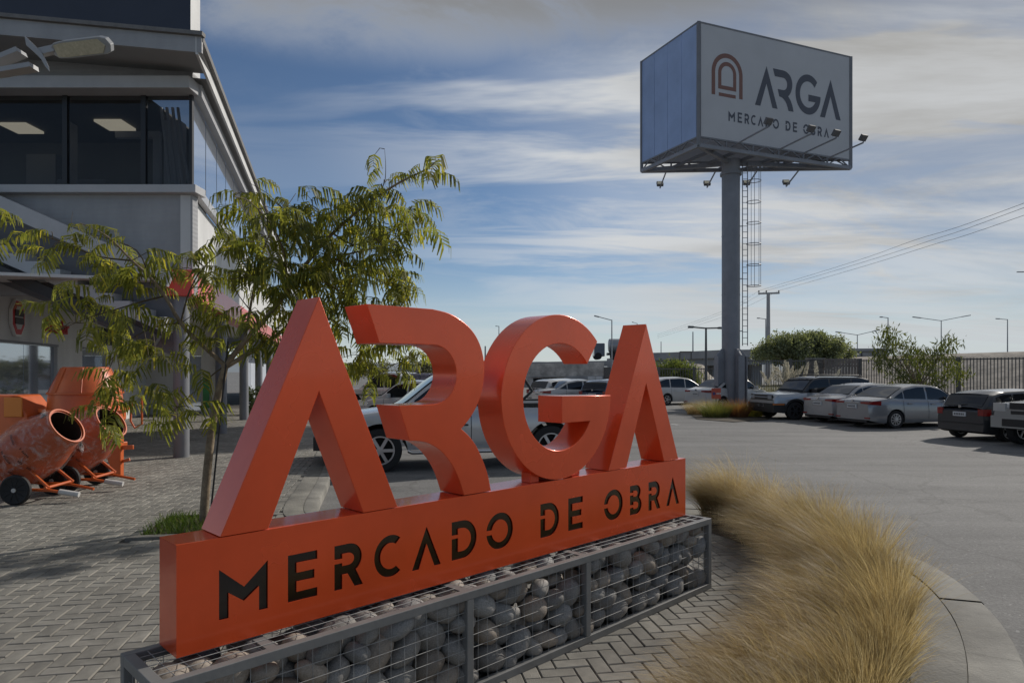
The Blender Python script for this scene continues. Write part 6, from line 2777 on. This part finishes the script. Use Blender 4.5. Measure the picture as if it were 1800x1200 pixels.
lamp_post('street lamp whose arm just enters at the right edge', 1830, 478, 85, [(-42, 0)])

tp = P(1350.5, 516, 92)
t = thing('power_pole', 'tall concrete power pole with crossarm right of the billboard ladder', 'utility pole', (tp.x, tp.y, ASPH))
W = dict(parent=t, world=True)
MB().tube([Vector((tp.x, tp.y, ASPH)), tp], [.32, .22], 10).build('pole', mat('pole_concrete', (.33, .33, .33), .8, var=.1, scale=1), smooth=40, **W)
MB().beam(P(1333, 516, 92), P(1370, 515, 92), .2, .22).build('crossarm', M_oconc, **W)
for u in (1334, 1347, 1369):
    q = P(u, 514, 92)
    MB().lathe([(.06, 0), (.12, .05), (.06, .12), (.12, .18), (.04, .3)], 8, Matrix.Translation(q)).build('insulator', M_dpole, **W)

for (u, v, Y, lab) in ((1218, 583, 90, 'thin plain mast left of the dark lot lamp'), (1162, 600, 130, 'thin lattice mast beside the last letter A'), (853, 608, 60, 'thin net post seen between the letters R and G')):
    q = P(u, v, Y)
    t = thing('mast', lab, 'mast', (q.x, q.y, ASPH))
    MB().tube([Vector((0, 0, 0)), Vector((0, 0, q.z - ASPH))], [.12, .07], 6).build('pole', M_pole, t, smooth=40)
    MB().lathe([(.13, 0), (.2, 0), (.2, .05), (.13, .05), (.13, 0)], 8, closed=True).build('foot', M_pole, t)

for k, (pts, lab) in enumerate((([(1155, 588, 150), (1270, 547, 112), (1334, 511, 92)], 'left wire running off left from the power pole'),
                                ([(1155, 591, 150), (1270, 551, 112), (1347, 511, 92)], 'middle wire running off left from the power pole'),
                                ([(1155, 594, 150), (1270, 557, 112), (1369, 511, 92)], 'right wire running off left from the power pole'),
                                ([(1334, 511, 92), (1500, 460, 62), (1605, 423, 50), (1830, 346, 36), (25.5, -12, 12.2)], 'top wire of the three sweeping to the upper right edge'),
                                ([(1347, 511, 92), (1500, 466, 62), (1635, 423, 50), (1830, 354, 36), (26.3, -12, 12.1)], 'middle wire of the three sweeping to the upper right edge'),
                                ([(1369, 511, 92), (1505, 472, 62), (1640, 430, 50), (1830, 368, 36), (27.3, -12, 12.0)], 'lowest wire of the three sweeping to the upper right edge'))):
    w = MB().tube(catmull([P(*q) if q[2] > 20 else Vector(q) for q in pts], 6), .013, 4)
    tag(w.build('power_wire', M_dpole), lab, 'wire', 'overhead power wires')

# small red arrow sign on a stake at the billboard
q = gpt(1259, 724)
t = thing('arrow_sign', 'small red sign with a blue star shape at the billboard foot', 'sign', q)
W = dict(parent=t, world=True)
s0, s1 = P(1250.5, 701, q.y), P(1267, 682, q.y)
MB().box(s0.x, s1.x, q.y - .02, q.y, s0.z, s1.z).build('board', mat('sign_red', (.52, .10, .06), .5, var=.05, scale=4), **W)
MB().box((s0.x + s1.x) / 2 - .02, (s0.x + s1.x) / 2 + .02, q.y + .001, q.y + .03, ASPH, s1.z - .05).build('stake', M_dpole, **W)
cx_, cz_ = s0.x + .11, (s0.z + s1.z) / 2
st_ = [((.10 if k % 2 == 0 else .045) * math.cos(k * PI / 6), (.10 if k % 2 == 0 else .045) * math.sin(k * PI / 6)) for k in range(12)]
MB().prism([(cx_ + a, cz_ + b) for a, b in st_], lambda a, b, d: Vector((a, q.y - .022 - d, b)), 0, .003).build('star_mark', M_txt_navy_ if False else mat('star_blue', (.05, .06, .2), .5), **W)
b = MB()
for k in range(3):
    b.box(s0.x + .22 + .07 * k, s0.x + .27 + .07 * k, q.y - .026, q.y - .023, cz_ - .035, cz_ + .035)
b.build('white_letters', M_white, **W)

# load on the white pickup
t = thing('cargo_bundles', 'grey wrapped bundles heaped on the white pickup seen through the letter R', 'cargo', (0, 0, 0))
pp = [o for o in bpy.data.objects if o.name.startswith('white_pickup')][0]
Mp = ROOTM[pp.name]
t.location = Mp @ Vector((-1.8, 0, 1.15))
t.rotation_euler = pp.rotation_euler
for k in range(4):
    for j in range(3):
        MB().box(-.72 + .5 * j - .24, -.72 + .5 * j + .24, -.62, .62, .145 * k + .005, .145 * k + .14).build('bundle', mat('bundle_grey', (.16, .17, .22), .6, var=.2, scale=4, isl=.2), t, bevel=.03)

# painted bay lines
M_line = mat('bay_paint', (.52, .52, .50), .8, var=.25, scale=5)
for (u0, v0, u1, v1) in ((1168, 704, 1205, 707), (1176, 712, 1225, 716.5), (1180, 745, 1192, 746.5), (940, 829, 905, 822), (820, 838, 860, 836)):
    a, b = gpt(u0, v0), gpt(u1, v1)
    d = (b - a).normalized()
    s = Vector((-d.y, d.x, 0)) * .06
    m = MB()
    m.add([Vector((p_.x, p_.y, ASPH + .004)) for p_ in (a - s, b - s, b + s, a + s)], [(0, 1, 2, 3)])
    struct(m.build('bay_marking', M_line))
